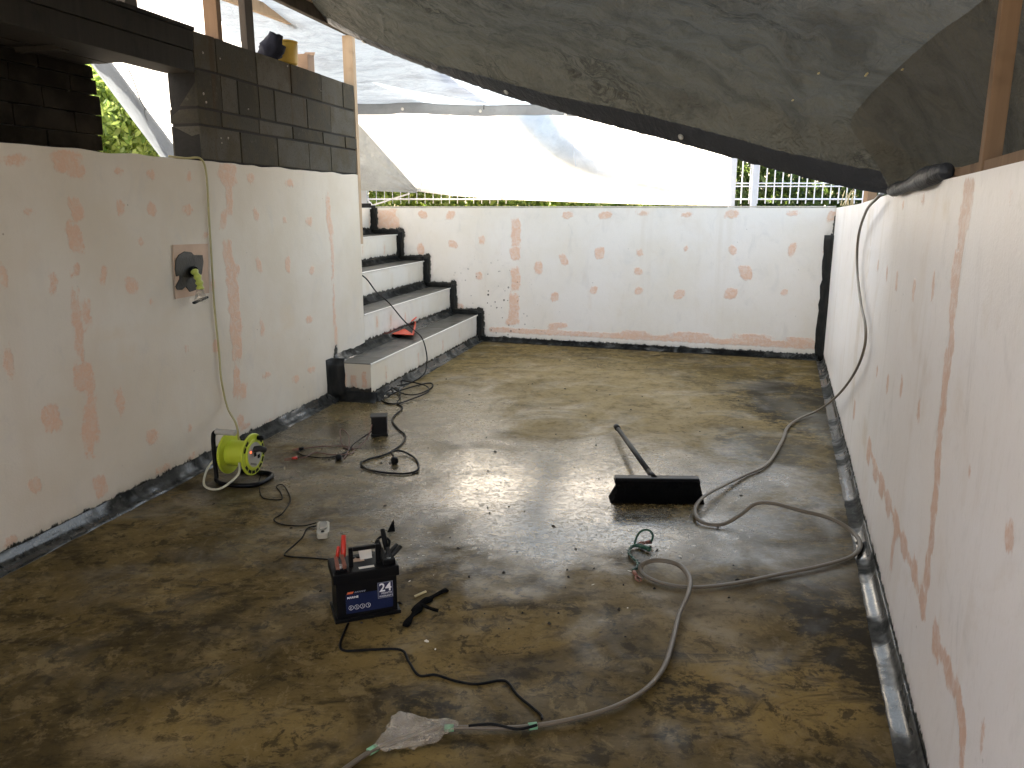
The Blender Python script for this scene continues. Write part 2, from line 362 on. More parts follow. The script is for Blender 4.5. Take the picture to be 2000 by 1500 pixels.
t.bump(t.math('ADD', n, t.math('MULTIPLY', n2, 0.3)), 0.25, 0.008); M['cove'] = t.done(c, 0.75, Specular_IOR_Level=t.step(t.noise(3, 4, 0.6, seed=6.0), 0.54, 0.66, 0.03, 0.35))
t = NT('cove_coating_grey'); n = t.noise(7, 5, 0.65, 0.8); n2 = t.noise(34, 4, 0.6)
c = t.mix(t.step(n, 0.36, 0.62), (0.008, 0.008, 0.007), (0.042, 0.041, 0.036)); c = t.mix(t.math('MULTIPLY', t.step(n2, 0.55, 0.75), 0.5), c, (0.12, 0.117, 0.104)); c = t.mix(t.step(t.noise(3, 4, seed=3.0), 0.56, 0.66), c, (0.02, 0.02, 0.018))
t.bump(t.math('ADD', n, t.math('MULTIPLY', n2, 0.3)), 0.25, 0.008); M['cove_grey'] = t.done(c, t.step(t.noise(2.2, 4, 0.6, seed=6.0), 0.45, 0.58, 0.6, 0.15), Specular_IOR_Level=t.step(t.noise(2.2, 4, 0.6, seed=6.0), 0.45, 0.58, 0.05, 0.6))
t = NT('black_brushed_coating'); n = t.noise(14, 5, 0.65, 0.5, stretch=(1, 1, 0.4))
t.bump(n, 0.4, 0.006); M['tar'] = t.done(t.mix(t.step(n, 0.4, 0.75), (0.008, 0.008, 0.007), (0.025, 0.024, 0.021)), 0.5, Specular_IOR_Level=0.2)
t = NT('tread_coating'); n = t.noise(6, 5, 0.65, 0.8, stretch=(0.6, 1.6, 1)); n2 = t.noise(40, 4, 0.6)
c = t.mix(t.step(n, 0.35, 0.68), (0.016, 0.0145, 0.011), (0.082, 0.074, 0.058)); c = t.mix(t.step(n2, 0.6, 0.75), c, (0.02, 0.019, 0.016))
t.bump(n2, 0.4, 0.006); M['tread'] = t.done(c, t.step(n, 0.3, 0.7, 0.30, 0.55))
t = NT('concrete_block'); tc = t.n('ShaderNodeTexCoord').outputs['Object']; oi = t.n('ShaderNodeObjectInfo').outputs['Random']
n = t.noise(5, 4, 0.6); n2 = t.noise(90, 3, 0.6)
c = t.mix(oi, (0.056, 0.052, 0.042), (0.120, 0.112, 0.094)); c = t.mix(t.step(n, 0.4, 0.7), c, (0.085, 0.072, 0.050)); c = t.mix(t.math('MULTIPLY', t.step(n2, 0.5, 0.75), 0.6), c, (0.045, 0.04, 0.033))
c = t.mix(t.math('MULTIPLY', t.step(t.noise(5, 4, 0.6, 0.8, stretch=(1, 1, 0.12), seed=6.0), 0.60, 0.72), 0.6), c, (0.075, 0.05, 0.03))
t.bump(n2, 0.5, 0.006); M['block'] = t.done(t.mix(t.math('MULTIPLY', t.step(t.noise(18, 5, 0.7), 0.58, 0.72), 0.5), c, (0.125, 0.117, 0.097)), 0.95, Specular_IOR_Level=0.1)
M['mortar'] = plain('mortar', (0.022, 0.02, 0.017), 0.95, 0.4, 40, 0.4)
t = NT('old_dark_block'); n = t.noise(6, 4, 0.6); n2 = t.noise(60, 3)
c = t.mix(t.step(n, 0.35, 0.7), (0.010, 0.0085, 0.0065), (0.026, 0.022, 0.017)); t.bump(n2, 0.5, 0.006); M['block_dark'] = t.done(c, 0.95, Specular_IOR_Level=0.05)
M['timber_pale'] = timber('pale_timber', (0.34, 0.235, 0.145), (0.52, 0.39, 0.26)); M['timber_grey'] = timber('weathered_timber', (0.055, 0.045, 0.036), (0.12, 0.10, 0.08))
M['timber_dark'] = timber('dark_sleeper', (0.012, 0.010, 0.008), (0.036, 0.031, 0.024)); M['timber_brown'] = timber('brown_timber', (0.16, 0.095, 0.055), (0.27, 0.175, 0.105))
M['canopy'] = tarp('grey_canopy_tarp', (0.115, 0.103, 0.082), 0.5, (0.092, 0.080, 0.057), 0.6, 1.9, 0.08, crease_shade=0.9)
M['canopy_drop'] = tarp('grey_canopy_shaded', (0.10, 0.088, 0.064), 0.35, (0.068, 0.056, 0.038), 0.6, 1.2, 0.06, crease_shade=0.3)  # darker canopy copy: shade of the side drop put into the colour
M['canopy_hem'] = tarp('canopy_hem', (0.055, 0.058, 0.066), 0.06, (0.03, 0.03, 0.03), 0.45, 0.7)
M['tarp_white'] = tarp('silver_tarp', (0.66, 0.65, 0.63), 0.72, (0.92, 0.89, 0.84), 0.4, 0.35)
M['tarp_blue'] = tarp('blue_grey_tarp', (0.46, 0.49, 0.52), 0.55, (0.27, 0.325, 0.385), 0.35, 0.9, crease_shade=0.35)
M['tarp_hem'] = tarp('grey_hem', (0.20, 0.22, 0.24), 0.4, (0.15, 0.165, 0.18), 0.45, 0.5)
M['shade_strip'] = tarp('blue_strip', (0.26, 0.33, 0.42), 0.4, (0.13, 0.19, 0.28), 0.4, 0.5)  # for the strip added behind the far tarp to tint its shade
M['tarp_grey'] = tarp('grey_flap', (0.44, 0.45, 0.44), 0.5, (0.36, 0.37, 0.36), 0.3, 0.9)
M['tarp_dark'] = tarp('black_side_tarp', (0.045, 0.05, 0.055), 0.05, (0.02, 0.02, 0.02), 0.5, 0.6)
M['brass'] = plain('grommet_metal', (0.6, 0.58, 0.52), 0.35, 0.1, Metallic=0.9)
M['black'] = plain('black_rubber', (0.006, 0.006, 0.006), 0.5, 0.3, 40, 0.2, Specular_IOR_Level=0.10)
M['black_plastic'] = plain('black_plastic', (0.004, 0.004, 0.0045), 0.42, 0.3, 30, 0.1, Specular_IOR_Level=0.14)
M['bristle'] = plain('black_bristle', (0.004, 0.004, 0.004), 0.95, 0.3, 200, 0.6, Specular_IOR_Level=0.05)
M['lime'] = plain('lime_plastic', (0.44, 0.50, 0.035), 0.38, 0.14, 12)
M['grip'] = plain('grey_grip', (0.36, 0.34, 0.29), 0.6, 0.12)
M['cream_cable'] = plain('cream_cable', (0.50, 0.48, 0.36), 0.5, 0.15)
M['yellow_cable'] = plain('yellow_cable', (0.34, 0.30, 0.13), 0.5, 0.15)
M['red'] = plain('red_plastic', (0.50, 0.028, 0.012), 0.4, 0.15)
M['orange_red'] = plain('orange_red_plastic', (0.62, 0.075, 0.03), 0.42, 0.15)
M['blue_label'] = plain('blue_label', (0.008, 0.013, 0.045), 0.5, 0.15, 60, Specular_IOR_Level=0.15)
M['navy_label'] = plain('navy_label', (0.010, 0.014, 0.055), 0.42, 0.15, 60)
M['white_print'] = plain('white_print', (0.72, 0.72, 0.72), 0.5, 0.05)
M['grey_print'] = plain('grey_print', (0.16, 0.17, 0.22), 0.5, 0.05)
M['orange_print'] = plain('orange_print', (0.62, 0.12, 0.04), 0.5, 0.05)
M['paper'] = plain('pale_paper', (0.66, 0.62, 0.55), 0.7, 0.08)
M['tan_paper'] = plain('tan_paper', (0.48, 0.33, 0.23), 0.7, 0.1)
M['copper'] = plain('dull_copper', (0.22, 0.09, 0.06), 0.5, 0.3, 60, Metallic=0.3)
M['steel'] = plain('dull_steel', (0.45, 0.44, 0.42), 0.38, 0.15, Metallic=0.8)
M['pole'] = plain('dark_grey_pole', (0.020, 0.019, 0.018), 0.5, 0.3, 20, Specular_IOR_Level=0.2)
M['lead'] = plain('red_brown_lead', (0.09, 0.030, 0.020), 0.45, 0.3)
M['hose'] = plain('grey_hose', (0.125, 0.102, 0.074), 0.42, 0.2, 9, 0.15, Specular_IOR_Level=0.3)
M['green_wire'] = plain('green_wire', (0.010, 0.055, 0.032), 0.4, 0.25)
M['green_tape'] = plain('pale_green_tape', (0.20, 0.42, 0.24), 0.6, 0.15)
M['lime_tape'] = plain('lime_tape', (0.36, 0.40, 0.07), 0.45, 0.15)
M['box_grey'] = plain('warm_grey_plastic', (0.36, 0.33, 0.26), 0.45, 0.12); M['box_window'] = plain('smoky_window', (0.20, 0.19, 0.16), 0.2, 0.2)
M['clay'] = plain('brown_sealant', (0.022, 0.018, 0.012), 0.6, 0.3, 20, 0.6)
M['skim'] = plain('tan_skim_square', (0.50, 0.35, 0.25), 0.7, 0.22, 9, 0.3)
M['yellow_tub'] = plain('yellow_tub', (0.58, 0.38, 0.06), 0.5, 0.12); M['navy_cloth'] = plain('navy_cloth', (0.010, 0.011, 0.022), 0.9, 0.3)
M['white_metal'] = plain('white_painted_metal', (0.78, 0.78, 0.80), 0.4, 0.05); M['fence_post'] = plain('grey_fence_post', (0.42, 0.45, 0.50), 0.45, 0.08)
M['coping'] = plain('dusty_concrete', (0.40, 0.36, 0.30), 0.85, 0.25, 12, 0.4)
M['chip'] = plain('pale_paint_chip', (0.62, 0.56, 0.44), 0.5, 0.15); M['crumb'] = plain('dark_crumb', (0.02, 0.016, 0.012), 0.8, 0.3)
M['wood_sliver'] = plain('pale_sliver', (0.55, 0.45, 0.24), 0.6, 0.15)
M['leaf'] = leafmat('hedge_leaf', (0.020, 0.045, 0.014), (0.14, 0.20, 0.045)); M['leaf_sunlit'] = leafmat('sunlit_leaf', (0.10, 0.17, 0.035), (0.36, 0.42, 0.11), 0.6)  # second leaf is a paler copy with sunlight put into its colour
M['stem'] = plain('brown_stem', (0.10, 0.07, 0.045), 0.85, 0.3)
t = NT('clear_film'); t.done((0.46, 0.41, 0.33), 0.25); tr = t.n('ShaderNodeBsdfTransparent'); mx = t.n('ShaderNodeMixShader')
t.set(mx.inputs[0], t.step(t.noise(14, 4, 0.6, 1.0), 0.25, 0.75, 0.15, 0.6)); t.t.links.new(tr.outputs[0], mx.inputs[1]); t.t.links.new(t.b.outputs[0], mx.inputs[2]); t.t.links.new(mx.outputs[0], t.out.inputs['Surface'])
t.bump(t.noise(45, 4, 0.6, 1.0), 0.6, 0.01); M['film'] = t.m
t = NT('red_lamp'); t.done((0.5, 0.03, 0.01), 0.4); t.b.inputs['Emission Color'].default_value = (1, 0.12, 0.04, 1); t.b.inputs['Emission Strength'].default_value = 0.35; M['led'] = t.m
M['ground'] = plain('dry_ground', (0.24, 0.20, 0.15), 0.95, 0.3, 5, 0.5)

# ------------------------------------------------------------------ stain fields (signed distance in metres, < 0 inside)
def field(S, Z, px, conv, boxes=False, grow=1.0):
    out = np.full(S.shape, 9.0)
    for (u, v, w, h) in px:
        s0, z0 = conv(u, v); a = conv(u - w / 2, v); b = conv(u + w / 2, v); c_ = conv(u, v - h / 2); d_ = conv(u, v + h / 2)
        rs = max(abs(a[0] - b[0]) / 2 * 0.9, 0.010) * grow; rz = max(abs(c_[1] - d_[1]) / 2 * 0.9, 0.010) * grow
        ds, dz = np.abs(S - s0), np.abs(Z - z0)
        if boxes: q = np.maximum(ds - rs, dz - rz)
        else:
            tall = rz > 2.2 * rs or h >= 44
            rot = math.sin(u * 12.9 + v * 4.1) * (0.03 if tall else 0.30)
            x = (S - s0) + rot * (Z - z0) + (0.006 * np.sin(Z * 31 + u) + 0.004 * np.sin(Z * 67 + v) if tall else 0); y = (Z - z0)
            p = 7.0 if tall else 2.0 + 1.6 * (0.5 + 0.5 * math.sin(u * 3.3))
            q = (((np.abs(x) / rs) ** p + (np.abs(y) / rz) ** p) ** (1 / p) - 1) * min(rs, rz)
        out = np.minimum(out, q)
    return out
def seg(S, Z, a, b, w):
    a, b = np.array(a), np.array(b); d = b - a; L2 = d @ d
    t_ = np.clip(((S - a[0]) * d[0] + (Z - a[1]) * d[1]) / L2, 0, 1)
    return np.hypot(S - a[0] - d[0] * t_, Z - a[1] - d[1] * t_) - w
def panel(name, P, s0, s1, top, thick, m, parent, step, attrs, zb=0.0, outdir=None, ragged=0.0):
    """plastered wall face as a fine grid with stain fields, closed behind"""
    ns = int((s1 - s0) / step) + 1; nz = int(max(top(s0), top(s1)) / step) + 1
    ss = np.linspace(s0, s1, ns); zz = np.linspace(0, 1, nz)
    S, K = np.meshgrid(ss, zz, indexing='ij'); T = np.array([top(x) + ragged * mnoise.noise(Vector((x * 5, 0, 3))) for x in ss])[:, None]; Z = zb + K * (T - zb)
    V = []; 
    for i in range(ns):
        for j in range(nz):
            wv = 0.004 * mnoise.noise(Vector((S[i, j] * 1.5, Z[i, j] * 1.5, len(name))))
            V.append(P(S[i, j], Z[i, j], wv))
    Fc = [(i * nz + j, (i + 1) * nz + j, (i + 1) * nz + j + 1, i * nz + j + 1) for i in range(ns - 1) for j in range(nz - 1)]
    b = len(V)
    V += [P(S[i, 0], Z[i, 0], -thick) for i in range(ns)]; V += [P(S[i, -1], Z[i, -1], -thick) for i in range(ns)]
    for i in range(ns - 1):
        Fc.append((i * nz + nz - 1, (i + 1) * nz + nz - 1, b + ns + i + 1, b + ns + i)); Fc.append((b + i, b + ns + i, b + ns + i + 1, b + i + 1))
    Fc.append(tuple([j for j in range(nz)] + [b + ns, b])); Fc.append(tuple([(ns - 1) * nz + j for j in reversed(range(nz))] + [b + ns - 1, b + 2 * ns - 1]))
    me = mesh(name, V, Fc)
    for k, fn in attrs.items():
        a = me.attributes.new(k, 'FLOAT', 'POINT'); vals = np.concatenate([fn(S, Z).ravel(), np.full(2 * ns, 9.0 if k != 'splash' else 0.0)]); a.data.foreach_set('value', vals.astype(np.float32))
    o = link(name, me, m, parent); bmn = bmesh.new(); bmn.from_mesh(me); bmesh.ops.recalc_face_normals(bmn, faces=bmn.faces); bmn.to_mesh(me); bmn.free()
    return o
def zero(S, Z): return np.full(S.shape, 9.0)
def nosplash(S, Z): return np.zeros(S.shape)
def cove(name, a, b, inward, parent, m, w=0.075, h=0.075, n=40, jit=0.008, upv=(0, 0, 1)):
    """concave fillet run from a to b; inward = away from the wall, upv = up the wall"""
    a, b, iw, uv = np.asarray(a, float), np.asarray(b, float), np.asarray(inward, float), np.asarray(upv, float)
    V = []; Fc = []; prof = [(-.004, 1.0), (.06, .95), (.14, .55), (.33, .25), (.62, .08), (1.0, .02), (1.0, -.06), (-.004, -.06)]; k = len(prof)
    L = np.linalg.norm(b - a); n = max(4, int(L / 0.06))
    for i in range(n + 1):
        p = a + (b - a) * i / n
        j1 = 1 + jit / w * mnoise.noise(Vector((i * .9, a[0] * 3, 1))) * 2; j2 = 1 + jit / h * mnoise.noise(Vector((i * .9, a[1] * 3, 7))) * 2
        for (x, y) in prof: V.append(p + iw * (x * w * j1) + uv * (y * h * j2))
    for i in range(n):
        for q in range(k):
            r = (q + 1) % k; Fc.append((i * k + q, i * k + r, (i + 1) * k + r, (i + 1) * k + q))
    Fc.append(tuple(range(k))); Fc.append(tuple(n * k + q for q in reversed(range(k))))
    me = mesh(name, V, Fc); bm = bmesh.new(); bm.from_mesh(me); bmesh.ops.recalc_face_normals(bm, faces=bm.faces); bm.to_mesh(me); bm.free()
    o = link(name, me, m, parent); 
    for p in me.polygons: p.use_smooth = len(p.vertices) == 4
    return o

# ------------------------------------------------------------------ FLOOR
NEAR = -1.9                                              # the near end of the basin, behind the camera
def floor_grid():
    step = 0.06; xs = np.arange(-4.2, 4.2, step); ys = np.arange(-2.6, 9.8, step)
    X, Y = np.meshgrid(xs, ys, indexing='ij'); ns, ny = X.shape
    P = np.stack([X, Y, np.zeros_like(X)], -1)
    def blob(px, soft=0.35):
        o = np.zeros(X.shape)
        for (u, v, w, h, k) in px:
            p = G(u, v); rx = abs(G(u + w / 2, v)[0] - G(u - w / 2, v)[0]) / 2; ry = abs(G(u, v - h / 2)[1] - G(u, v + h / 2)[1]) / 2
            q = np.sqrt(((X - p[0]) / rx) ** 2 + ((Y - p[1]) / ry) ** 2); o = np.maximum(o, k * np.clip((1 + soft - q) / (2 * soft), 0, 1))
        return o
    dl = -((P - P0) @ NL); dr = -((P - CR) @ E1); db = -((P - CR) @ E2)
    f = {'dark': blob([(1560, 790, 240, 130, 1.0), (1480, 880, 180, 90, .8), (1540, 1040, 260, 110, .9), (1640, 1240, 180, 260, .95), (1330, 1360, 260, 120, .8), (880, 1380, 260, 80, .6), (640, 1400, 240, 120, .35), (330, 1230, 300, 110, .4), (1180, 1220, 120, 60, .5), (1100, 1330, 240, 90, .5), (1000, 1100, 500, 70, .25), (1260, 690, 500, 40, .45)]),
         'ochre': blob([(1500, 1360, 420, 190, .9), (900, 1250, 600, 200, .55), (450, 1420, 500, 140, .6), (780, 1480, 300, 60, .8), (250, 1150, 500, 140, .3), (1350, 1240, 200, 80, .5)]),
         'pale': blob([(1130, 780, 620, 200, .8), (980, 900, 460, 120, .6), (1360, 1190, 260, 120, .75), (1250, 1140, 300, 90, .6), (260, 1460, 240, 70, .45)]),
         'grey': blob([(1540, 1060, 320, 160, .9), (1500, 900, 300, 140, .5), (1420, 1150, 250, 100, .4), (1640, 860, 80, 200, .5)]),
         'wet': blob([(1060, 950, 720, 170, 1.0), (1130, 1020, 620, 130, .95), (760, 830, 420, 160, .7), (1430, 1050, 260, 130, .35), (640, 930, 420, 160, .4), (950, 1080, 520, 100, .45)], .85),
         'edge': np.minimum(np.minimum(dl, dr), db)}
    V = P.reshape(-1, 3); keep = (dl > -0.3) & (dr > -0.3) & (db > -0.3)
    Fc = [(i * ny + j, (i + 1) * ny + j, (i + 1) * ny + j + 1, i * ny + j + 1) for i in range(ns - 1) for j in range(ny - 1) if keep[i, j] and keep[i + 1, j + 1]]
    me = mesh('floor', V, Fc)
    for k, a in f.items():
        at = me.attributes.new(k, 'FLOAT', 'POINT'); at.data.foreach_set('value', a.ravel().astype(np.float32))
    o = link('floor', me, M['floor']); tag(o, kind='structure'); return o
floor_grid()

# ground outside, level with the rim: a frame of slabs round the basin reaching the horizon
gb = MB(); gz = 1.36; BIG = 260
lw_out = lambda s: P0 + DL * s + NL * 0.3; rw_out = lambda s: CR + E2 * s + E1 * 0.3
a1, a2 = lw_out(-9), lw_out(6.3) ; b1, b2 = rw_out(-13), rw_out(0.3)
back_l = CR + E1 * (-7.2) + E2 * 0.3
gp = lambda p: (p[0], p[1], gz)
gb.add([gp(b2), (BIG, b2[1], gz), (BIG, BIG, gz), (-BIG, BIG, gz), gp(back_l)], [(0, 1, 2, 3, 4)])
gb.add([gp(b1), (BIG, b1[1], gz), (BIG, b2[1], gz), gp(b2)], [(0, 1, 2, 3)])
sw_ = P0 + DL * (-9) + NL * 3.4; nw_ = P0 + DL * 3.0 + NL * 3.4
gb.add([(-BIG, -BIG, gz), gp(sw_), gp(nw_), gp(back_l), (-BIG, BIG, gz)], [(0, 1, 2, 3, 4)])
gb.add([gp(sw_), gp(a1), gp(lw_out(3.5)), gp(nw_)], [(0, 1, 2, 3)])
gb.add([(-BIG, -BIG, gz), (BIG, -BIG, gz), (BIG, b1[1], gz), gp(b1), gp(a1), gp(sw_)], [(0, 1, 2, 3, 4, 5)])
tag(gb.build('ground', M['ground']), kind='structure')

# ------------------------------------------------------------------ LEFT WALL
ZL = 1.765; SL0, SL1 = -5.2, 3.76
PINK_L = [(28, 312, 60, 24), (128, 315, 60, 46), (148, 408, 30, 46), (147, 465, 32, 62), (150, 527, 22, 24), (152, 640, 18, 150), (171, 612, 18, 52), (163, 735, 40, 60), (178, 760, 18, 50), (180, 820, 26, 110), (197, 950, 28, 48), (170, 852, 18, 90), (140, 332, 20, 40), (156, 335, 22, 26),
          (445, 340, 38, 46), (447, 380, 14, 80), (447, 505, 20, 80), (458, 590, 24, 130), (462, 665, 22, 90), (462, 745, 16, 60), (464, 525, 12, 24), (470, 822, 14, 34), (480, 832, 20, 14),
          (642, 420, 9, 80), (648, 470, 7, 80), (651, 560, 4, 120),
          (230, 334, 18, 18), (295, 340, 17, 22), (369, 345, 12, 22), (490, 348, 17, 20), (566, 357, 14, 18), (54, 413, 24, 16), (236, 406, 18, 36), (297, 408, 20, 28), (367, 410, 20, 24), (436, 430, 14, 40), (500, 418, 12, 30), (556, 430, 8, 14), (604, 432, 14, 18),
          (276, 471, 14, 20), (402, 459, 12, 12), (5, 540, 18, 50), (105, 554, 17, 48), (203, 535, 16, 42), (257, 557, 28, 36), (297, 592, 8, 16), (506, 517, 12, 40), (562, 516, 11, 36), (609, 528, 12, 18), (17, 705, 20, 66), (604, 624, 14, 16), (513, 641, 8, 34), (422, 676, 15, 32), (365, 682, 8, 20), (521, 732, 17, 13), (579, 741, 14, 16), (609, 722, 20, 14), (476, 764, 16, 34),
          (103, 817, 40, 60), (234, 783, 18, 52), (297, 851, 28, 32), (371, 837, 8, 16), (68, 948, 32, 36), (416, 557, 10, 28), (320, 915, 34, 16), (22, 1058, 34, 22), (375, 890, 18, 12), (525, 825, 24, 10), (650, 745, 10, 40), (655, 640, 6, 80)]
TAN_L = [(320, 466, 10, 24), (369, 457, 16, 14), (311, 512, 14, 26), (334, 607, 18, 18), (230, 650, 90, 30), (560, 620, 30, 50), (330, 640, 60, 20), (250, 690, 40, 40), (430, 780, 26, 60), (120, 312, 30, 12), (590, 700, 40, 30), (540, 655, 30, 18)]
lconv = lambda u, v: LS(u, v)
def seam_l(S, Z):
    o = np.full(S.shape, 9.0)
    for (u, v) in ((158, 600), (456, 560), (651, 560)): o = np.minimum(o, np.abs(S - LS(u, v)[0]))
    return o
lw = thing('plastered_wall', LP(0, 0), 'long white plastered wall on the left with pink filler patches and a square hole patch', 'wall')
panel('wall_face', LP, SL0, SL1, lambda s: ZL, 0.2, M['plaster_l'], lw, 0.028,
      {'pink': lambda S, Z: field(S, Z, PINK_L, lconv), 'tan': lambda S, Z: field(S, Z, TAN_L, lconv), 'seam': seam_l,
       'tar': lambda S, Z: np.minimum(Z - 0.068, np.maximum(np.abs(S - 3.20) - 0.03, Z - 0.42)), 'splash': nosplash}, ragged=0.012)
cove('cove_strip', LP(SL0, 0), LP(3.16, 0), -NL, lw, M['cove_grey'], 0.08, 0.065, jit=0.006)

# ------------------------------------------------------------------ STAIRS (rise along -E1, flush with the left wall)
RISE, GO = 0.30, 0.33
st = thing('staircase', LP(3.16, 0, 0.2), 'white plastered steps with black coated treads rising to the left in the corner', 'stairs')
def lineback(off):                                      # where a line parallel to the left wall meets the back wall
    p = P0 - NL * off; d = np.dot(CR - p, E2) / np.dot(DL, E2); return p + DL * d
S_END1 = 3.13
plst = plaster('plaster_step', 0.5, 71.0, None, (0.66, 0.61, 0.535), (0.62, 0.55, 0.44))
for k in range(5):
    offf = GO * (1 - k); offb = -3.0 if k == 4 else offf - GO
    s0 = S_END1 if k == 0 else 3.765
    pf, pb = LP(s0, 0, offf), LP(s0, 0, offb if k else 0.0)
    qf, qb = lineback(offf), lineback(offb if k else 0.0)
    if k == 0: pb = LP(s0, 0, 0.004); pb, qb = pb, lineback(0.0)
    h = RISE * (k + 1); nseg = 60; nzs = 40
    # riser face grid with grime fields, top and end closed
    V = []; Fc = []; 
    zz = np.linspace(0, h - 0.006, nzs)
    for i in range(nseg + 1):
        for z in zz: V.append(pf + (qf - pf) * i / nseg + UP * z)
    for i in range(nseg):
        for j in range(nzs - 1): Fc.append((i * nzs + j, (i + 1) * nzs + j, (i + 1) * nzs + j + 1, i * nzs + j + 1))
    nb = len(V); ne = 14
    for i in range(ne + 1):
        for z in zz: V.append(pf + (pb - pf) * i / ne + UP * z)
    for i in range(ne):
        for j in range(nzs - 1): Fc.append((nb + (i + 1) * nzs + j, nb + i * nzs + j, nb + i * nzs + j + 1, nb + (i + 1) * nzs + j + 1))
    me = mesh('step', V, Fc)
    A = {x: [] for x in ('pink', 'tan', 'seam', 'tar', 'splash')}
    L = np.linalg.norm(qf - pf); base = RISE * k
    for idx, p in enumerate(V):
        front = idx < nb; z = p[2] - base
        x = float((np.asarray(p) - pf) @ DL) if front else float(np.linalg.norm((np.asarray(p) - pf)[:2]))
        d = z - 0.075 if front else z - 0.10
        if front: d = min(d, L - x - 0.05)
        else: d = min(d, abs(0.33 - x) - 0.055)
        A['tar'].append(d if k == 0 or front else 9)
        pk = 9
        for q in range(5):
            xc = (q + 0.5) / 5 * L + 0.25 * math.sin(q * 7 + k * 3) if front else 0.06 + q * 0.09
            pk = min(pk, max(abs(x - xc) - 0.018 - 0.012 * math.sin(q + k), abs(z - 0.17 - 0.03 * math.sin(q * 5 + k)) - 0.065))
        A['pink'].append(pk + 0.010 if front else pk); A['tan'].append(pk - 0.02 if front else 9); A['seam'].append(9); A['splash'].append(0.0)
    for kk, vals in A.items():
        at = me.attributes.new(kk, 'FLOAT', 'POINT'); at.data.foreach_set('value', np.array(vals, np.float32))
    stp = link('step', me, plst, st)
    tb = MB(); lip = -NL * 0.006
    tb.prism([pf + UP * (h - 0.006) - DL * 0.0, qf + UP * (h - 0.006), qb + UP * (h - 0.006), pb + UP * (h - 0.006)], UP * 0.006)
    tb.build('tread', M['tread'], stp)
    nb_ = MB(); nb_.tube([pf + UP * (h - 0.006) - NL * 0.0, qf + UP * (h - 0.006)], 0.007, 6); nb_.build('nosing', M['paper'], stp)
    if k < 4:                                            # cove in the angle with the riser above
        off2 = offf - GO; a = LP(S_END1 + 0.03 if k == 0 else 3.80, h, off2 if k else 0.0); b = lineback(off2) + UP * h
        cove('cove_strip', a, b - DL * 0.02, -NL, st, M['cove_grey'] if k == 0 else M['cove'], 0.07, 0.05)
cove('cove_strip', LP(S_END1, 0, GO), lineback(GO), -NL, st, M['cove_grey'], 0.075, 0.06)
cove('cove_strip', LP(S_END1, 0, 0.06), LP(S_END1, 0, GO + 0.05), -DL, st, M['tar'], 0.075, 0.07)
cove('cove_strip', LP(S_END1, 0.0, 0), LP(S_END1, 0.335, 0), -DL, st, M['tar'], 0.10, 0.105, upv=-NL)

# ------------------------------------------------------------------ BACK WALL
SB0, SB1 = -7.6, 0.0
PINK_B = [(826, 419, 20, 18), (880, 420, 19, 18), (768, 411, 18, 10), (748, 430, 54, 44), (775, 435, 10, 30), (885, 477, 22, 18), (941, 469, 12, 18), (936, 539, 16, 18), (822, 487, 16, 26), (1052, 522, 17, 28), (1084, 580, 16, 20),
          (1008, 455, 20, 60), (1006, 495, 22, 30), (1007, 545, 19, 50), (1004, 600, 21, 60), (1000, 628, 30, 14), (1108, 420, 24, 16), (1182, 420, 28, 18), (1255, 416, 26, 10), (1171, 494, 21, 26), (1101, 507, 17, 26), (1250, 493, 14, 16), (1340, 485, 10, 13), (1342, 419, 24, 12), (1430, 418, 30, 18), (1549, 416, 24, 12), (1625, 422, 22, 24), (1431, 488, 18, 20), (1547, 487, 18, 28), (1615, 495, 12, 30), (1457, 533, 28, 32), (1427, 573, 28, 24), (1532, 571, 16, 16), (1247, 530, 20, 16), (1160, 566, 16, 16), (1247, 568, 18, 16), (1327, 575, 22, 22), (822, 540, 10, 14), (895, 600, 24, 18), (1240, 652, 60, 14), (1090, 636, 40, 12), (1350, 655, 90, 14), (1470, 658, 80, 12), (1560, 664, 60, 12), (1080, 642, 20, 20)]
def bconv(u, v):
    p = BW(u, v); return float((p - CR) @ E1), float(p[2])
stair_prof = []
for k in range(6):
    sx = [float((lineback(GO * (1 - q)) - CR) @ E1) for q in range(5)]
def tar_b(S, Z):
    o = np.minimum(Z - 0.055, 9)
    for k in range(5):
        s_a = sx[k]; h = RISE * (k + 1)
        o = np.minimum(o, seg(S, Z, (s_a + 0.035, h - RISE), (s_a + 0.035, h + 0.04), 0.045))
        s_n = sx[k + 1] if k < 4 else s_a - 2.5
        o = np.minimum(o, seg(S, Z, (s_a + 0.03, h + 0.03), (s_n, h + 0.03), 0.035))
    return np.minimum(o, np.minimum(np.maximum(-0.055 - S + 0.0, Z - 1.25), -0.012 - S + 0.02 * (Z > 1.42)))
def splash_b(S, Z):
    x = S - (-3.6); return np.clip(1.2 - np.hypot(x / 0.55, (Z - 0.50) / 0.45), 0, 1) + 0.5 * np.clip(1 - np.hypot((S + 3.3) / 0.6, (Z - 0.15) / 0.2), 0, 1)
bw = thing('plastered_wall', BP(-1.8, 0), 'low white wall across the far end with a pink filler band along its foot', 'wall')
def pink_b(S, Z):
    o = field(S, Z, PINK_B, bconv)
    o = np.minimum(o, np.maximum(np.abs(Z - 0.135) - 0.028, -(S + 3.6)))
    return o
panel('wall_face', BP, SB0, SB1, lambda s: 1.5, 0.22, M['plaster_b'], bw, 0.03,
      {'pink': pink_b, 'tan': zero, 'seam': lambda S, Z: np.minimum(np.abs(Z - 0.14), np.abs(S + 3.03)), 'tar': tar_b, 'splash': splash_b})
cove('cove_strip', BP(-3.70, 0), BP(-0.05, 0), -E2, bw, M['cove'], 0.07, 0.05, jit=0.003)
cove('corner_fillet', BP(0, 0), BP(0, 1.24), -E1, bw, M['tar'], 0.085, 0.07, upv=-E2)
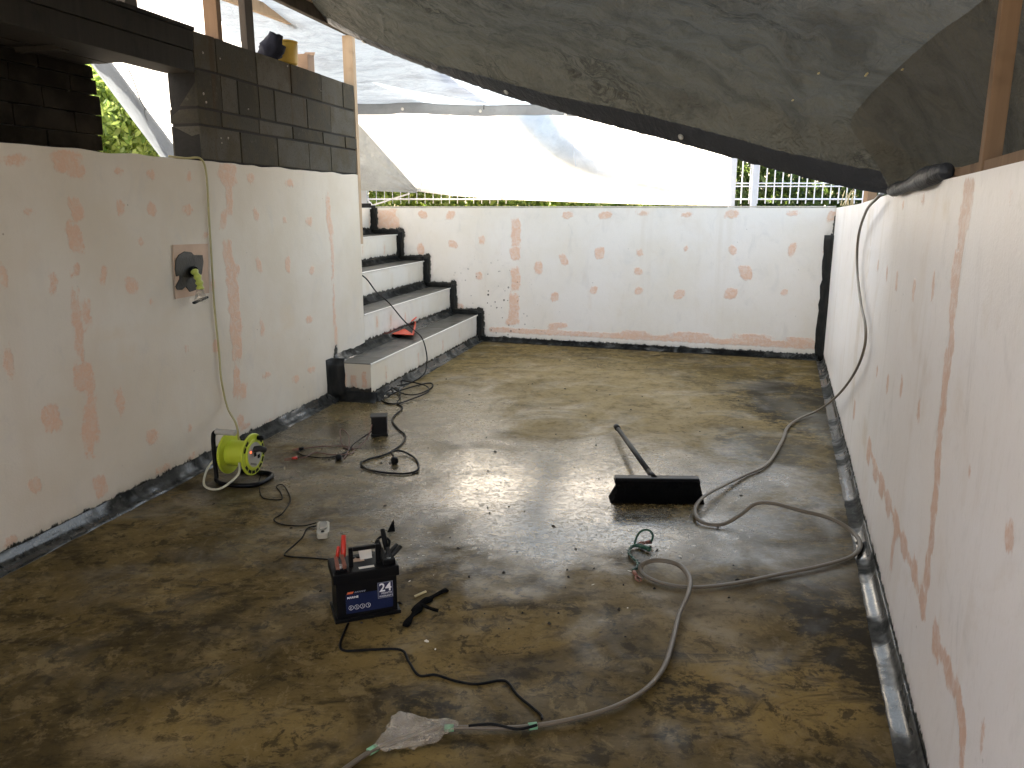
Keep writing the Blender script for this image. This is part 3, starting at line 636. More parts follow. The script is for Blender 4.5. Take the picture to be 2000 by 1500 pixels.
cb = MB(); cb.box(BP(-7.6, 1.503, -0.02), E1 * 7.6, E2 * 0.18, UP * 0.014); cb.build('coping', M['coping'], bw, wob=0.004)
# stepped strips of coating on the back wall, beside every step
for k in range(5):
    s_a = sx[k]; h = RISE * (k + 1); ts = MB()
    ts.box(BP(s_a + 0.002, h - RISE + 0.05, 0.001), E1 * 0.05, -E2 * 0.02, UP * (RISE - 0.02)); ts.build('coating_strip', M['tar'], st, bevel=0.006, wob=0.006)
    s_n = sx[k + 1] + 0.05 if k < 4 else s_a - 1.0; ts = MB()
    ts.box(BP(s_n, h + 0.002, 0.001), E1 * (s_a - s_n), -E2 * 0.025, UP * 0.05); ts.build('coating_strip', M['tar'], st, bevel=0.006, wob=0.006)

# ------------------------------------------------------------------ RIGHT WALL
rs_k = np.array([-14, -9.0, -6.4, -5.5, -4.3, -2.6, -0.5, 0]); rz_k = np.array([1.64, 1.62, 1.595, 1.585, 1.568, 1.527, 1.505, 1.50])
rtop = lambda s: float(np.interp(s, rs_k, rz_k))
PINK_R = [(1890, 375, 22, 60), (1884, 420, 22, 50), (1878, 465, 14, 60), (1868, 525, 20, 80), (1863, 590, 16, 70), (1860, 620, 9, 50), (1858, 668, 13, 60), (1851, 710, 17, 60), (1845, 765, 14, 80), (1838, 830, 13, 90), (1832, 900, 14, 90), (1826, 980, 13, 90), (1819, 1050, 13, 90), (1810, 1120, 13, 80), (1803, 1190, 10, 60),
          (1822, 560, 6, 70), (1784, 566, 6, 46), (1751, 548, 5, 44), (1731, 533, 3, 34), (1715, 518, 3, 30), (1733, 750, 4, 44), (1760, 755, 5, 50), (1794, 800, 6, 50), (1713, 725, 3, 30), (1893, 922, 6, 38), (1969, 1049, 20, 76), (1803, 388, 6, 20), (1764, 398, 5, 22), (1698, 880, 8, 70), (1710, 920, 10, 50), (1722, 950, 12, 60), (1735, 985, 13, 60), (1750, 1022, 13, 60), (1766, 1065, 13, 60), (1786, 1115, 14, 70), (1800, 1170, 12, 60),
          (1826, 1250, 18, 90), (1850, 1310, 16, 80), (1870, 1360, 18, 80), (1880, 1440, 16, 100), (1920, 1442, 11, 70), (1743, 1080, 6, 120), (1668, 800, 4, 50), (1977, 385, 8, 22)]
TAN_R = [(1847, 404, 12, 40), (1927, 617, 11, 58), (1690, 560, 8, 260), (1668, 520, 5, 160), (1700, 430, 14, 60), (1676, 640, 5, 140), (1668, 740, 6, 120), (1690, 850, 12, 80), (1735, 405, 8, 30)]
def rconv(u, v):
    p = RW(u, v); return float((p - CR) @ E2), float(p[2])
def pink_r(S, Z):
    o = field(S, Z, PINK_R, rconv)
    for path, w in (([(1697, 870), (1723, 950), (1750, 1022), (1786, 1120), (1804, 1205)], 0.014), ([(1822, 1235), (1848, 1300), (1868, 1360), (1884, 1405), (1878, 1500)], 0.020),
                    ([(1888, 430), (1878, 490), (1868, 560), (1857, 670), (1846, 760), (1835, 850), (1822, 1008), (1808, 1143), (1803, 1195)], 0.017)):
        q = [rconv(*x) for x in path]
        for a, b in zip(q[:-1], q[1:]): o = np.minimum(o, seg(S, Z, a, b, w))
    return o
rw = thing('plastered_wall', RP(-4, 0), 'tall near white wall on the right with a long pink seam and a hose down its face', 'wall')
panel('wall_face', RP, -11, 0.0, rtop, 0.2, M['plaster_r'], rw, 0.03,
      {'pink': pink_r, 'tan': lambda S, Z: field(S, Z, TAN_R, rconv), 'seam': zero,
       'tar': lambda S, Z: Z - 0.068, 'splash': nosplash})
cove('cove_strip', RP(-11, 0), RP(-0.06, 0), -E1, rw, M['cove_grey'], 0.065, 0.045, jit=0.003)
# near end of the basin, unseen behind the camera; wall added to bounce light
ew = MB(); ea, eb = P0 + DL * (-5.2), CR + E2 * (-10.9)
ew.prism([ea, eb, eb - np.array([0, .2, 0]), ea - np.array([0, .2, 0])], UP * 1.5)
tag(ew.build('bounce_end_wall', plain('plain_plaster', (0.72, 0.68, 0.62), 0.7, 0.08, 4)), 'unseen white end wall added behind the viewer for bounce light', 'wall')

# ------------------------------------------------------------------ BLOCK WALL on the left wall
def blocks(root, rows, P, thick, m, joint=0.008):
    """rows: (z0, z1, [s joints]); every block its own object"""
    for (z0, z1, ss) in rows:
        for a, b in zip(ss[:-1], ss[1:]):
            if b - a < 0.02: continue
            pr = random.uniform(-0.004, 0.004)
            mb = MB(); mb.box(P(a + joint / 2, z0 + joint / 2, pr), P(b - joint / 2, z0, pr) - P(a + joint / 2, z0, pr), NL * thick, UP * (z1 - z0 - joint))
            mb.build('block', m, root, bevel=random.uniform(0.003, 0.007), wob=0.0035)
bk = thing('block_wall', LP(2.7, ZL), 'bare grey concrete block wall standing on the left plastered wall', 'wall')
SJ = 1.655; SE = 3.76
def sj(us, v): return [LS(u, v)[0] for u in us]
z4, z3, z2, z1, ztop = ZL + 0.005, 1.965, 2.06, 2.27, 2.475
rows = [(z4, z3, [SJ] + sj([471, 542, 604, 647], 290) + [SE]), (z3, z2, [SJ] + sj([434, 507, 572, 630, 673], 250) + [SE]),
        (z2, z1, [SJ] + sj([434, 467, 507, 537, 599, 645], 205) + [SE]), (z1, ztop, [SJ] + sj([424, 501, 567, 626, 668], 135) + [SE])]
blocks(bk, rows, LP, 0.19, M['block'], 0.013)
mc = MB(); mc.box(LP(SJ + 0.006, ZL + 0.002, -0.008), DL * (SE - SJ - 0.012), NL * 0.172, UP * (ztop - ZL - 0.008)); mc.build('mortar', M['mortar'], bk)
dm_ = MB()                                              # mortar daubs left on the faces
for (u, v) in [(397, 103), (430, 114), (398, 183), (627, 178), (432, 270), (446, 270), (433, 279), (562, 129), (485, 213), (404, 200)]:
    p = LW(u, v, 0.008); dm_.lathe(p - (-NL) * 0.004, -NL, [(0.003, 0), (random.uniform(.004, .009), 0.002), (0.005, 0.005), (0.001, 0.007)], 6)
dm_.build('mortar_daub', M['coping'], bk, wob=0.005)['kind'] = 'stuff'

# old dark block wall set back behind the opening, with the soffit over it
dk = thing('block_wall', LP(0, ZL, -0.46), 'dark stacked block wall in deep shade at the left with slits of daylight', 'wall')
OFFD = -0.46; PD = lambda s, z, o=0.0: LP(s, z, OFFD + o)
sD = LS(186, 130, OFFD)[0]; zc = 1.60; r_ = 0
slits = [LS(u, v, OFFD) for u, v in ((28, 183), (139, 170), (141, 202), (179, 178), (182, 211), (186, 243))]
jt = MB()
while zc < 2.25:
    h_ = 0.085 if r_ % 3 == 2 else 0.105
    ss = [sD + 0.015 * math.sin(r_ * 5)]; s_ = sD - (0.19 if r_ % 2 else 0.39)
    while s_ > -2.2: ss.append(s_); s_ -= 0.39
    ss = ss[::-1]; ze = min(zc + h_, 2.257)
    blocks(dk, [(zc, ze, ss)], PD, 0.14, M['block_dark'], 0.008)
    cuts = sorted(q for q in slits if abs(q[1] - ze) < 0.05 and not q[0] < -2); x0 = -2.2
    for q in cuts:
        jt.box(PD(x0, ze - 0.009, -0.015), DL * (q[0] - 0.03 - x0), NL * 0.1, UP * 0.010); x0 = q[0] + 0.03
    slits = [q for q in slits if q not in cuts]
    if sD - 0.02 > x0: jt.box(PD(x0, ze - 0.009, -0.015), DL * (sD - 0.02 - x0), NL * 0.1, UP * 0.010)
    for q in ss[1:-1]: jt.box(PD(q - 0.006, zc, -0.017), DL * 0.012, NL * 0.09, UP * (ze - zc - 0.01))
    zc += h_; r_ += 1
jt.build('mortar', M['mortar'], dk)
sf = thing('soffit', LP(0, 2.26, -0.3), 'dark boarded soffit over the opening in the left wall', 'soffit')
for q in range(5):
    bb = MB(); bb.box(LP(-2.4, 2.262 + 0.002 * (q % 2), -0.19 - q * 0.075), DL * (sD + 2.36), NL * 0.07, UP * 0.02); bb.build('board', M['timber_dark'], sf)
for q in range(4):
    bb = MB(); bb.box(LP(-0.6 + q * 0.5, 2.24, -0.19), DL * 0.045, NL * 0.38, UP * 0.022); bb.build('batten', M['timber_dark'], sf)

# lintel beams over the opening
for nm, za, zb_, lab, dd in (('lintel_beam', 2.245, 2.355, 'lower dark sleeper beam bridging the opening beside the block wall', 0.0), ('lintel_beam', 2.358, 2.462, 'upper dark sleeper beam stacked over the opening beside the block wall', 0.006)):
    lb = MB(); lb.box(LP(-3.2, za, dd), DL * (3.2 + SJ - 0.004), NL * 0.19, UP * (zb_ - za)); tag(lb.build(nm, M['timber_dark'], None, bevel=0.005, wob=0.003), lab, 'beam')
tp = MB(); tp.box(LP(-3.2, 2.465, 0.014), DL * (3.2 + SJ + 0.01), NL * 0.2, UP * 0.02); tag(tp.build('cap_board', M['timber_dark'], None), 'thin black capping board along the top of the dark beams', 'board')

# timber studs on the block wall and the plate above
def stud(name, u0, v0, u1, v1, w, dpt, m, lab, off=-0.03, group=None, z1_=None):
    a = LW(u0, v0, off); b = LW(u1, v1, off); b = a + UP * ((z1_ if z1_ else b[2]) - a[2])
    mb = MB(); mb.box(a - DL * w / 2, DL * w, NL * dpt, b - a); return tag(mb.build(name, m, None, bevel=0.003), lab, 'timber stud', group)
stud('timber_stud', 259, 30, 259, -60, 0.09, 0.045, M['timber_grey'], 'weathered stud standing on the dark beams, leftmost of the studs', z1_=3.2)
stud('timber_stud', 432, 84, 425, -40, 0.045, 0.09, M['timber_brown'], 'pale thin stud on the block wall, left of the wide dark stud', z1_=3.2)
stud('timber_stud', 492, 103, 487, -40, 0.09, 0.045, M['timber_grey'], 'wide dark stud on the block wall beside the thin pale one', z1_=3.2)
ps = LP(3.766, 0.0, 0.0); pm = MB(); pm.box(ps + UP * 1.2, DL * 0.05, NL * 0.09, UP * 1.655); tag(pm.build('timber_post', M['timber_pale'], None, bevel=0.003), 'pale pine post at the end of the block wall by the stairs', 'post')
a = LW(470, -30, -0.05); b = LW(692, 92, -0.05)
tpb = MB(); tpb.box(LP(-3.2, 2.86, -0.02), DL * (3.2 + 3.80), NL * 0.045, UP * 0.09); tag(tpb.build('timber_plate', M['timber_grey'], None, bevel=0.003), 'grey timber plate running along the tops of the studs', 'beam')
tb2 = MB(); tb2.box(LP(-3.2, 2.951, 0.0), DL * (7.1), NL * 0.09, UP * 0.03); tag(tb2.build('timber_batten', M['timber_pale'], None), 'pale pine batten lying on the grey timber plate under the canopy', 'batten')
rf = MB(); q0 = LW(505, 14, -0.9); q1 = LW(578, 42, -0.9); rf.bar(q0 + (q0 - q1) * 1.4, q1, 0.045, 0.09); tag(rf.build('rafter', M['timber_pale'], None), 'short pale rafter end beyond the studs against the bright tarp', 'rafter')

# things on top of the block wall
cl = MB(); c0 = LP(LS(550, 122)[0], ztop, -0.07)
vs = []; 
bm = bmesh.new(); bmesh.ops.create_icosphere(bm, subdivisions=3, radius=1)
for v in bm.verts:
    d = v.co.copy(); k = 1 + 0.35 * mnoise.noise(d * 2.2) ; v.co = Vector((d.x * 0.085 * k, d.y * 0.07 * k, max(d.z * 0.075 * k + 0.065, 0.0)))
    if d.z > 0.6: v.co.z += 0.03; v.co.x += 0.02
me = D.meshes.new('work_glove'); bm.to_mesh(me); bm.free(); me.materials.append(M['navy_cloth'])
o = link('cloth_bundle', me, None, None, True); o.location = Vector(c0) + Vector((0, 0, 0.0)); tag(o, 'crumpled navy cloth bundle on top of the block wall', 'cloth')
c1 = LP(LS(576, 122)[0] + 0.02, ztop + 0.001, -0.08); tb_ = thing('yellow_tub', c1, 'yellow tub between the navy cloth and a torn carton on the block wall', 'tub')
mb = MB(); mb.lathe(c1, (0, 0, 1), [(0.070, 0), (0.082, 0.01), (0.086, 0.135), (0.082, 0.145)], 28); mb.build('tub_body', M['yellow_tub'], tb_, True)
mb = MB(); mb.lathe(c1 + UP * 0.145, (0, 0, 1), [(0.088, 0), (0.088, 0.010), (0.075, 0.013)], 28); mb.build('lid', M['yellow_tub'], tb_)
c2 = LP(LS(600, 130)[0] + 0.07, ztop + 0.001, -0.03); tb_ = thing('torn_carton', c2, 'small torn tan carton at the right of the yellow tub', 'carton')
mb = MB(); mb.box(c2, DL * 0.10 , NL * 0.085, UP * 0.115); mb.build('carton_body', M['tan_paper'], tb_, bevel=0.002)
mb = MB(); mb.add([c2 + DL * 0.10 + UP * 0.115, c2 + DL * 0.10 + NL * 0.085 + UP * 0.115, c2 + DL * 0.125 + NL * 0.085 + UP * 0.150, c2 + DL * 0.122 + UP * 0.146], [(0, 1, 2, 3)]); mb.build('flap', M['tan_paper'], tb_)

# ------------------------------------------------------------------ TARPS
def sheet(name, V, nu, nv, m, parent=None, smooth=True):
    Fc = [(i * nv + j, (i + 1) * nv + j, (i + 1) * nv + j + 1, i * nv + j + 1) for i in range(nu - 1) for j in range(nv - 1)]
    return link(name, mesh(name, V, Fc), m, parent, smooth)
def grommet(p, nrm, parent, r=0.016, pad=True):
    mb = MB(); nrm = np.asarray(nrm, float) / np.linalg.norm(nrm)
    u_ = np.cross(nrm, UP); u_ /= np.linalg.norm(u_); v_ = np.cross(nrm, u_)
    pts = [p + u_ * r * math.cos(x) + v_ * r * math.sin(x) for x in np.linspace(0, 2 * math.pi, 14)[:-1]]
    mb.tube(pts, r * 0.38, 6, closed=True); mb.build('grommet', M['brass'], parent, True)
    if pad:
        mb = MB(); mb.lathe(p - nrm * 0.002, nrm, [(r * 0.8, 0), (r * 0.8, 0.004)], 12); mb.build('eyelet', M['white_print'], parent)

# main canopy: low on the right wall, high over the block wall
H_PX = [(555, -6, 6.55), (700, 76, 6.25), (850, 137, 5.8), (990, 186, 5.35), (1160, 234, 4.92), (1335, 279, 4.52), (1500, 325, 4.15), (1640, 360, 3.88), (1745, 378, 3.70)]
Hc = spline([AY(*q) for q in H_PX], 10)
def resamp(P, n):
    P = np.array(P); d = np.r_[0, np.cumsum(np.linalg.norm(np.diff(P, axis=0), axis=1))]; t_ = np.linspace(0, d[-1], n)
    return np.stack([np.interp(t_, d, P[:, k]) for k in range(3)], 1)
NU, NV = 330, 360
Hc = resamp(Hc, NU)
Lc = resamp(spline([Hc[0], LP(2.2, 3.02, 0.1), LP(0, 3.02, 0.05), LP(-1.6, 3.0, 0.05), LP(-2.9, 2.98, 0.0)], 12), NV)
RPX = [Hc[-1], AY(1708, 312, 3.72), AY(1662, 246, 3.78), AY(1690, 196, 3.62), AY(1755, 132, 3.3), AY(1830, 66, 2.98), AY(1935, -14, 2.6), RP(-6.6, 2.17, -0.1), RP(-7.4, 2.18, -0.14), RP(-8.4, 2.2, -0.16)]
Rc = resamp(spline(RPX, 12), NV)
Bc = resamp(spline([Lc[-1], (Lc[-1] + Rc[-1]) / 2 + UP * 0.1, Rc[-1]], 20), NU)
FOLDS = []
for q in range(16):                                      # drag folds fanning out from the low corner, and old packing creases
    an = 0.12 + 1.35 * q / 15 + random.uniform(-.05, .05); FOLDS.append((math.sin(an), math.cos(an) * 1.0, math.sin(an) * 1.0 + math.cos(an) * random.uniform(-.02, .03), random.uniform(.005, .013), random.uniform(-.028, .028)))
for q in range(1, 9): FOLDS.append((1, 0.02, q / 9, 0.004, -0.012)); FOLDS.append((0.03, 1, q / 9, 0.004, 0.012))
V = []
for i in range(NU):
    u_ = i / (NU - 1)
    for j in range(NV):
        v_ = j / (NV - 1)
        p = (1 - v_) * Hc[i] + v_ * Bc[i] + (1 - u_) * Lc[j] + u_ * Rc[j] - ((1 - u_) * (1 - v_) * Hc[0] + u_ * (1 - v_) * Hc[-1] + (1 - u_) * v_ * Bc[0] + u_ * v_ * Bc[-1])
        q = Vector((u_ * 9, v_ * 14, 0)); amp = min(1, v_ * 12) * min(1, u_ * 8) * min(1, (1 - u_) * 14)
        cq = Vector((u_ * 30 + 1.2 * mnoise.noise(q), v_ * 46 + u_ * 14, 21)); w = 0.010 * (0.35 - abs(mnoise.noise(cq))) + 0.007 * (0.3 - abs(mnoise.noise(cq * 2.3))) + mnoise.noise(q * 0.55) * 0.07 + 0.020 * (0.4 - abs(mnoise.noise(Vector((u_ * 13 - v_ * 8, v_ * 26 + u_ * 9, 11))))) + (0.5 - abs(mnoise.noise(q * 1.6 + Vector((3, 1, 0))))) * 0.025 + mnoise.noise(q * 3.1) * 0.010 + abs(mnoise.noise(Vector((u_ * 22 + v_ * 14, v_ * 34 - u_ * 6, 5)))) * 0.012
        for (fa, fb, fc, fw, fh) in FOLDS:
            dq = fa * u_ + fb * v_ - fc
            if abs(dq) < fw * 3: w += fh * math.exp(-(dq / fw) ** 2) * (0.4 + 0.6 * mnoise.noise(Vector((fc * 9, u_ * 5, v_ * 5))))
        # sag between supports, and the pinched fold running from the low corner
        w -= 0.03 * math.sin(math.pi * min(1, u_)) * math.sin(math.pi * min(1, v_ * 1.3))
        f_ = (1 - u_) - (0.055 + 0.42 * v_); w += 0.07 * math.exp(-(f_ / 0.022) ** 2) * math.exp(-v_ * 6) * (1 if v_ > 0.01 else 0) - 0.06 * (1 / (1 + math.exp((f_) / 0.008))) * math.exp(-v_ * 5) * min(1, v_ * 25)
        V.append(p + UP * w * amp)
can = thing('canopy_tarp', LP(0, 3.0, 0.2), 'large sagging grey canopy tarp stretched overhead with a dark eyelet hem', 'tarp')
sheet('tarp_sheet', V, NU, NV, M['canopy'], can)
# hem: a doubled dark band along the visible edge
hv = []
A_ = np.array(V).reshape(NU, NV, 3)
for i in range(NU):
    inward = A_[i, 8] - A_[i, 0]; inward /= np.linalg.norm(inward)
    wdt = 0.13; dn = -UP * 0.012
    for k in range(5):
        hv.append(A_[i, 0] + inward * wdt * (k / 4) - inward * 0.004 + dn * (1 if 0 < k < 4 else 0.4) + UP * 0.006 * mnoise.noise(Vector((i * 0.3, k * 1.5, 0))))
sheet('hem', hv, NU, 5, M['canopy_hem'], can)
for u, v in ((713, 78), (992, 182), (1337, 277)):
    i = int(np.argmin([abs(1000 + F * p[0] / (CP * p[1] - SP * (p[2] - HC)) - u) for p in A_[:, 0]]))
    inw = A_[i, 8] - A_[i, 0]; inw /= np.linalg.norm(inw); al = A_[min(i + 1, NU - 1), 0] - A_[i - 1, 0]
    nn = np.cross(inw, al); nn = nn if nn[2] < 0 else -nn
    grommet(A_[i, 0] + inw * 0.05 + nn / np.linalg.norm(nn) * 0.018, nn, can, 0.013)
# black bundled hem at the low corner
bp = spline([RW(1740, 372, 0.03), RW(1775, 362, 0.02), RW(1812, 346, 0.02), RW(1848, 332, 0.0)], 8)
mb = MB(); mb.tube(bp, [0.018 + 0.015 * (i / len(bp)) ** .7 * (1 if i < len(bp) - 5 else 0.2 + 0.16 * (len(bp) - 1 - i)) + 0.003 * math.sin(i * 0.55) for i in range(len(bp))], 14, 1.15); mb.build('gathered_hem', M['canopy_hem'], can, True, wob=0.006)
ht = None                                                # pinholes and caught leaves
for (u, v) in ((1548, 187), (1690, 135), (1696, 133), (1826, 207), (1600, 133)):
    d = ray(u, v); best = A_.reshape(-1, 3)[np.argmin(np.linalg.norm(np.cross(A_.reshape(-1, 3) - CAM, d / np.linalg.norm(d)), axis=1))]
    ht = MB(); ht.lathe(best - UP * 0.02, (0.2, -0.8, -1), [(0.003, 0), (0.007, 0.002), (0.003, 0.006)], 6); ht.build('caught_leaf', M['wood_sliver'], can)

# the canopy turned down outside the right wall
V = []; nk = 26; nr_ = 0
for i in range(NV):
    r0 = Rc[i]; sR = float((r0 - CR) @ E2)
    if sR < -7.4: break
    if i == 0: bot = r0 - UP * 0.02
    else:
        sb = min(-4.35, max(sR - 0.35, -4.35 - 0.0215 * i)); bot = RP(sb, 1.50, -0.30)
    nr_ += 1
    for k in range(nk):
        q = k / (nk - 1); p = r0 + (bot - r0) * q
        fold = 0.045 * math.sin(i * 0.10 + q * 2.0) * q * (1 - 0.4 * q) + 0.03 * mnoise.noise(Vector((i * 0.06, q * 4, 2)))
        V.append(p + E1 * (fold + 0.10 * math.sin(math.pi * q)) * min(1, q * 5) * min(1, i / 12))
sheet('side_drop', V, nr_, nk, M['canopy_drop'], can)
# side tarp hanging outside the right wall
V = []; nu, nv = 80, 14
for i in range(nu):
    s = -6.02 - 5.1 * i / (nu - 1)
    for j in range(nv):
        z = 2.22 - (2.22 - 1.42) * j / (nv - 1)
        V.append(RP(s, z, -0.14 - 0.015 * math.sin(s * 9 + z) - 0.015 * mnoise.noise(Vector((s * 2, z * 2, 0)))))
stp_ = sheet('side_tarp', V, nu, nv, M['tarp_dark']); tag(stp_, 'black tarp hanging behind the right wall posts in deep shade', 'tarp')
# posts and plate on the right wall
for (u, v, lab) in ((1912, 338, 'pale pine post standing on the right wall against the black tarp'), ):
    b0 = RW(u, v, -0.02); mb = MB(); mb.box(np.array([b0[0], b0[1], 1.56]) - E2 * 0.02, E2 * 0.045, E1 * 0.045, UP * 0.70); tag(mb.build('timber_post', M['timber_brown'], None, bevel=0.003), lab, 'post')
b0 = RW(1832, 352, -0.03); mb = MB(); mb.box(np.array([b0[0], b0[1], 1.56]) - E2 * 0.05, E2 * 0.09, E1 * 0.06, UP * 0.075); tag(mb.build('timber_block', M['timber_pale'], None, bevel=0.003), 'short timber block on the right wall under the gathered hem', 'timber block')
mb = MB(); n_ = 16; a_ = [RP(-5.3 - i * 0.35, rtop(-5.3 - i * 0.35) + 0.012, -0.06) for i in range(n_)]
for p, q in zip(a_[:-1], a_[1:]): mb.bar(p, q, 0.07, 0.04)
tag(mb.build('timber_plate', M['timber_brown'], None), 'brown timber plate lying along the top of the right wall', 'beam')

# upper back tarp: a second roof falling to an eyelet hem beyond the back wall
YH = 10.2
V = []; nu, nv = 70, 40
hemz = lambda x: AY(1000 + 1525 * x / YH, 0, YH)[2]
for i in range(nu):
    x = -2.6 + 10.5 * i / (nu - 1)
    for j in range(nv):
        k = j / (nv - 1); y = YH - 6.3 * k
        zh = 2.765 - 0.012 * (x + 2) + 0.010 * math.sin(x * 4)
        V.append((x * (1 - 0.0 * k), y, zh + 1.25 * k - 0.18 * math.sin(math.pi * k) + 0.05 * mnoise.noise(Vector((x * 1.3, y * 0.9, 2))) * min(1, k * 6) + 0.012 * mnoise.noise(Vector((x * 5, y * 3, 2)))))
ub = thing('roof_tarp', (0, YH, 2.7), 'blue grey upper tarp with a straight eyelet hem above the bright far tarp', 'tarp')
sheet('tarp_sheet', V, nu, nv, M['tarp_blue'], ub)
A2 = np.array(V).reshape(nu, nv, 3); hv = []
for i in range(nu):
    for k in range(4): hv.append(A2[i, 0] + np.array([0, -0.006 - 0.012 * (k % 3 > 0), -0.125 + 0.14 * k / 3 + 0.008 * mnoise.noise(Vector((i * .7, k, 1)))]))
sheet('hem', hv, nu, 4, M['tarp_hem'], ub)
for u in (786, 938, 1104): grommet(AY(u, {786: 213, 938: 217, 1104: 223}[u], YH - 0.05) , (0, -1, 0), ub, 0.014)
mb = MB(); mb.tube([AY(946, 170, YH - 0.06), AY(945, 214, YH - 0.06)], 0.006, 6); mb.build('tie_cord', M['black'], ub)

# lower far tarp, tied to the fence
YT = 10.55
top_px = lambda u: 196.0
def low_px(u): return float(np.interp(u, [600, 705, 815, 880, 1000, 1150, 1300, 1440, 1500], [366, 367, 374, 382, 390, 396, 400, 402, 403]))
V = []; nu, nv = 90, 30
for i in range(nu):
    u_ = 560 + (1426 - 560) * i / (nu - 1)
    for j in range(nv):
        k = j / (nv - 1); v_ = 150 + (low_px(u_) - 150) * k
        yy = YT + 0.05 * mnoise.noise(Vector((u_ * .012, v_ * .012, 0))) + 0.035 * mnoise.noise(Vector(((u_ + v_) * .05, (u_ - v_) * .008, 4)))
        V.append(AY(u_, v_, yy))
lt = thing('wind_tarp', AY(1000, 395, YT), 'glowing white tarp hung along the far fence below the eyelet hem', 'tarp')
sheet('tarp_sheet', V, nu, nv, M['tarp_white'], lt)
hv = []; A3 = np.array(V).reshape(nu, nv, 3)
for i in range(nu):
    for k in range(3): hv.append(A3[i, -1] + np.array([0, -0.012 - 0.004 * k, 0.0 + 0.055 * k / 2]))
sheet('hem', hv, nu, 3, M['tarp_white'], lt)
for u, v in ((819, 371), (981, 387)): grommet(AY(u, v, YT - 0.08), (0, -1, 0), lt, 0.018)
for pts in ([(812, 232), (815, 275), (820, 310), (823, 365)], [(880, 310), (882, 335), (884, 385)], [(1119, 276), (1121, 300), (1125, 325)]):
    mb = MB(); mb.tube(spline([AY(u, v, YT - 0.06) for u, v in pts], 5), 0.006, 5); mb.build('tie_cord', M['fence_post'], lt)
# grey double layer at its left, and an added strip behind it, shaped to throw the blue shade
V = []; n1 = 24
for i in range(n1):
    for j in range(n1):
        a_ = i / (n1 - 1); b_ = j / (n1 - 1); uu = 660 + (155 * a_) * 1.0; vt = np.interp(uu, [660, 703, 815], [200, 245, 370]); vb = np.interp(uu, [660, 815], [370, 377])
        V.append(AY(uu, vt + (vb - vt) * b_, YT - 0.14 + 0.03 * mnoise.noise(Vector((a_ * 6, b_ * 6, 3)))))
o = sheet('tarp_flap', V, n1, n1, M['tarp_grey']); tag(o, 'grey triangular tarp flap beside the pale end post above the stairs', 'tarp')
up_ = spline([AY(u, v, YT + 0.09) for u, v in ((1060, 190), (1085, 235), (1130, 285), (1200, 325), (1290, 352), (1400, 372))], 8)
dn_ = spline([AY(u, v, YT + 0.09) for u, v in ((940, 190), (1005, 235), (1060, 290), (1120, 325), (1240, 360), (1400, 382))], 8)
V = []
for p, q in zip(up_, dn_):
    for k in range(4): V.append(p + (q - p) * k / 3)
o = sheet('shade_caster_strip', V, len(up_), 4, M['shade_strip']); tag(o, 'curved blue grey strip added to throw a blue shade through the white far tarp', 'tarp')

# left tarp beyond the opening and the studs
OFT = -2.3; V = []; nu, nv = 80, 40
PTL = lambda u, v, o=0.0: LW(u, v, OFT + o)
for i in range(nu):
    a_ = i / (nu - 1)
    for j in range(nv):
        b_ = j / (nv - 1)
        ul = -150 + 250 * min(1, b_ * 2.2) + 262 * max(0, (b_ * 2.2 - 1) / 1.2); vl = -330 + 310 * min(1, b_ * 2.2) + 350 * max(0, (b_ * 2.2 - 1) / 1.2); ur = 745; vr = -120 + 470 * b_
        uu = ul + (ur - ul) * a_; vv = vl + (vr - vl) * a_
        V.append(PTL(uu, vv, 0.06 * mnoise.noise(Vector((a_ * 5, b_ * 7, 0))) + 0.02 * mnoise.noise(Vector((a_ * 9 + b_ * 16, b_ * 30 - a_ * 6, 2)))))
V2 = []; n2_ = 16  # unseen lean-to sheet added to keep direct sun out of the room
for i in range(nu):
    sR = -2.5 + 10.0 * i / (nu - 1); top_ = LP(sR, 3.8 + 0.2 * (sR - 2), OFT)
    for j in range(n2_):
        k = j / (n2_ - 1); e_ = LP(sR, 3.02, -0.02)
        V2.append(top_ + (e_ - top_) * k - UP * (0.10 * math.sin(math.pi * k) + 0.04 * mnoise.noise(Vector((sR * 2, k * 4, 0)))))
lt2 = thing('side_tarp', PTL(300, 200), 'pale tarp with a diagonal blue grey hem seen through the opening in the left wall', 'tarp')
sheet('tarp_sheet', V, nu, nv, M['tarp_white'], lt2); sheet('sun_shield_sheet', V2, nu, n2_, M['tarp_white'], lt2)
hv = []; A4 = np.array(V).reshape(nu, nv, 3)
for j in range(nv):
    b_ = j / (nv - 1); 
    for k in range(5):
        wq = [10, 4, -2, -14, -19][k]; hv.append(PTL(100 + 262 * b_ + wq * 0.85, -20 + 350 * b_ - wq * 0.55 + (10 if wq < 0 else 0), 0.05 + 0.03 * (k % 2)))
sheet('hem', hv, nv, 5, M['tarp_hem'], lt2)
for pts in ([(248, 128), (262, 160), (272, 190), (285, 215)], [(282, 212), (284, 225), (288, 235)], [(420, 10), (470, 28), (560, 60)]):
    mb = MB(); mb.tube(spline([PTL(u, v, 0.10) for u, v in pts], 5), 0.006, 5); mb.build('tie_cord', M['tarp_hem'], lt2)

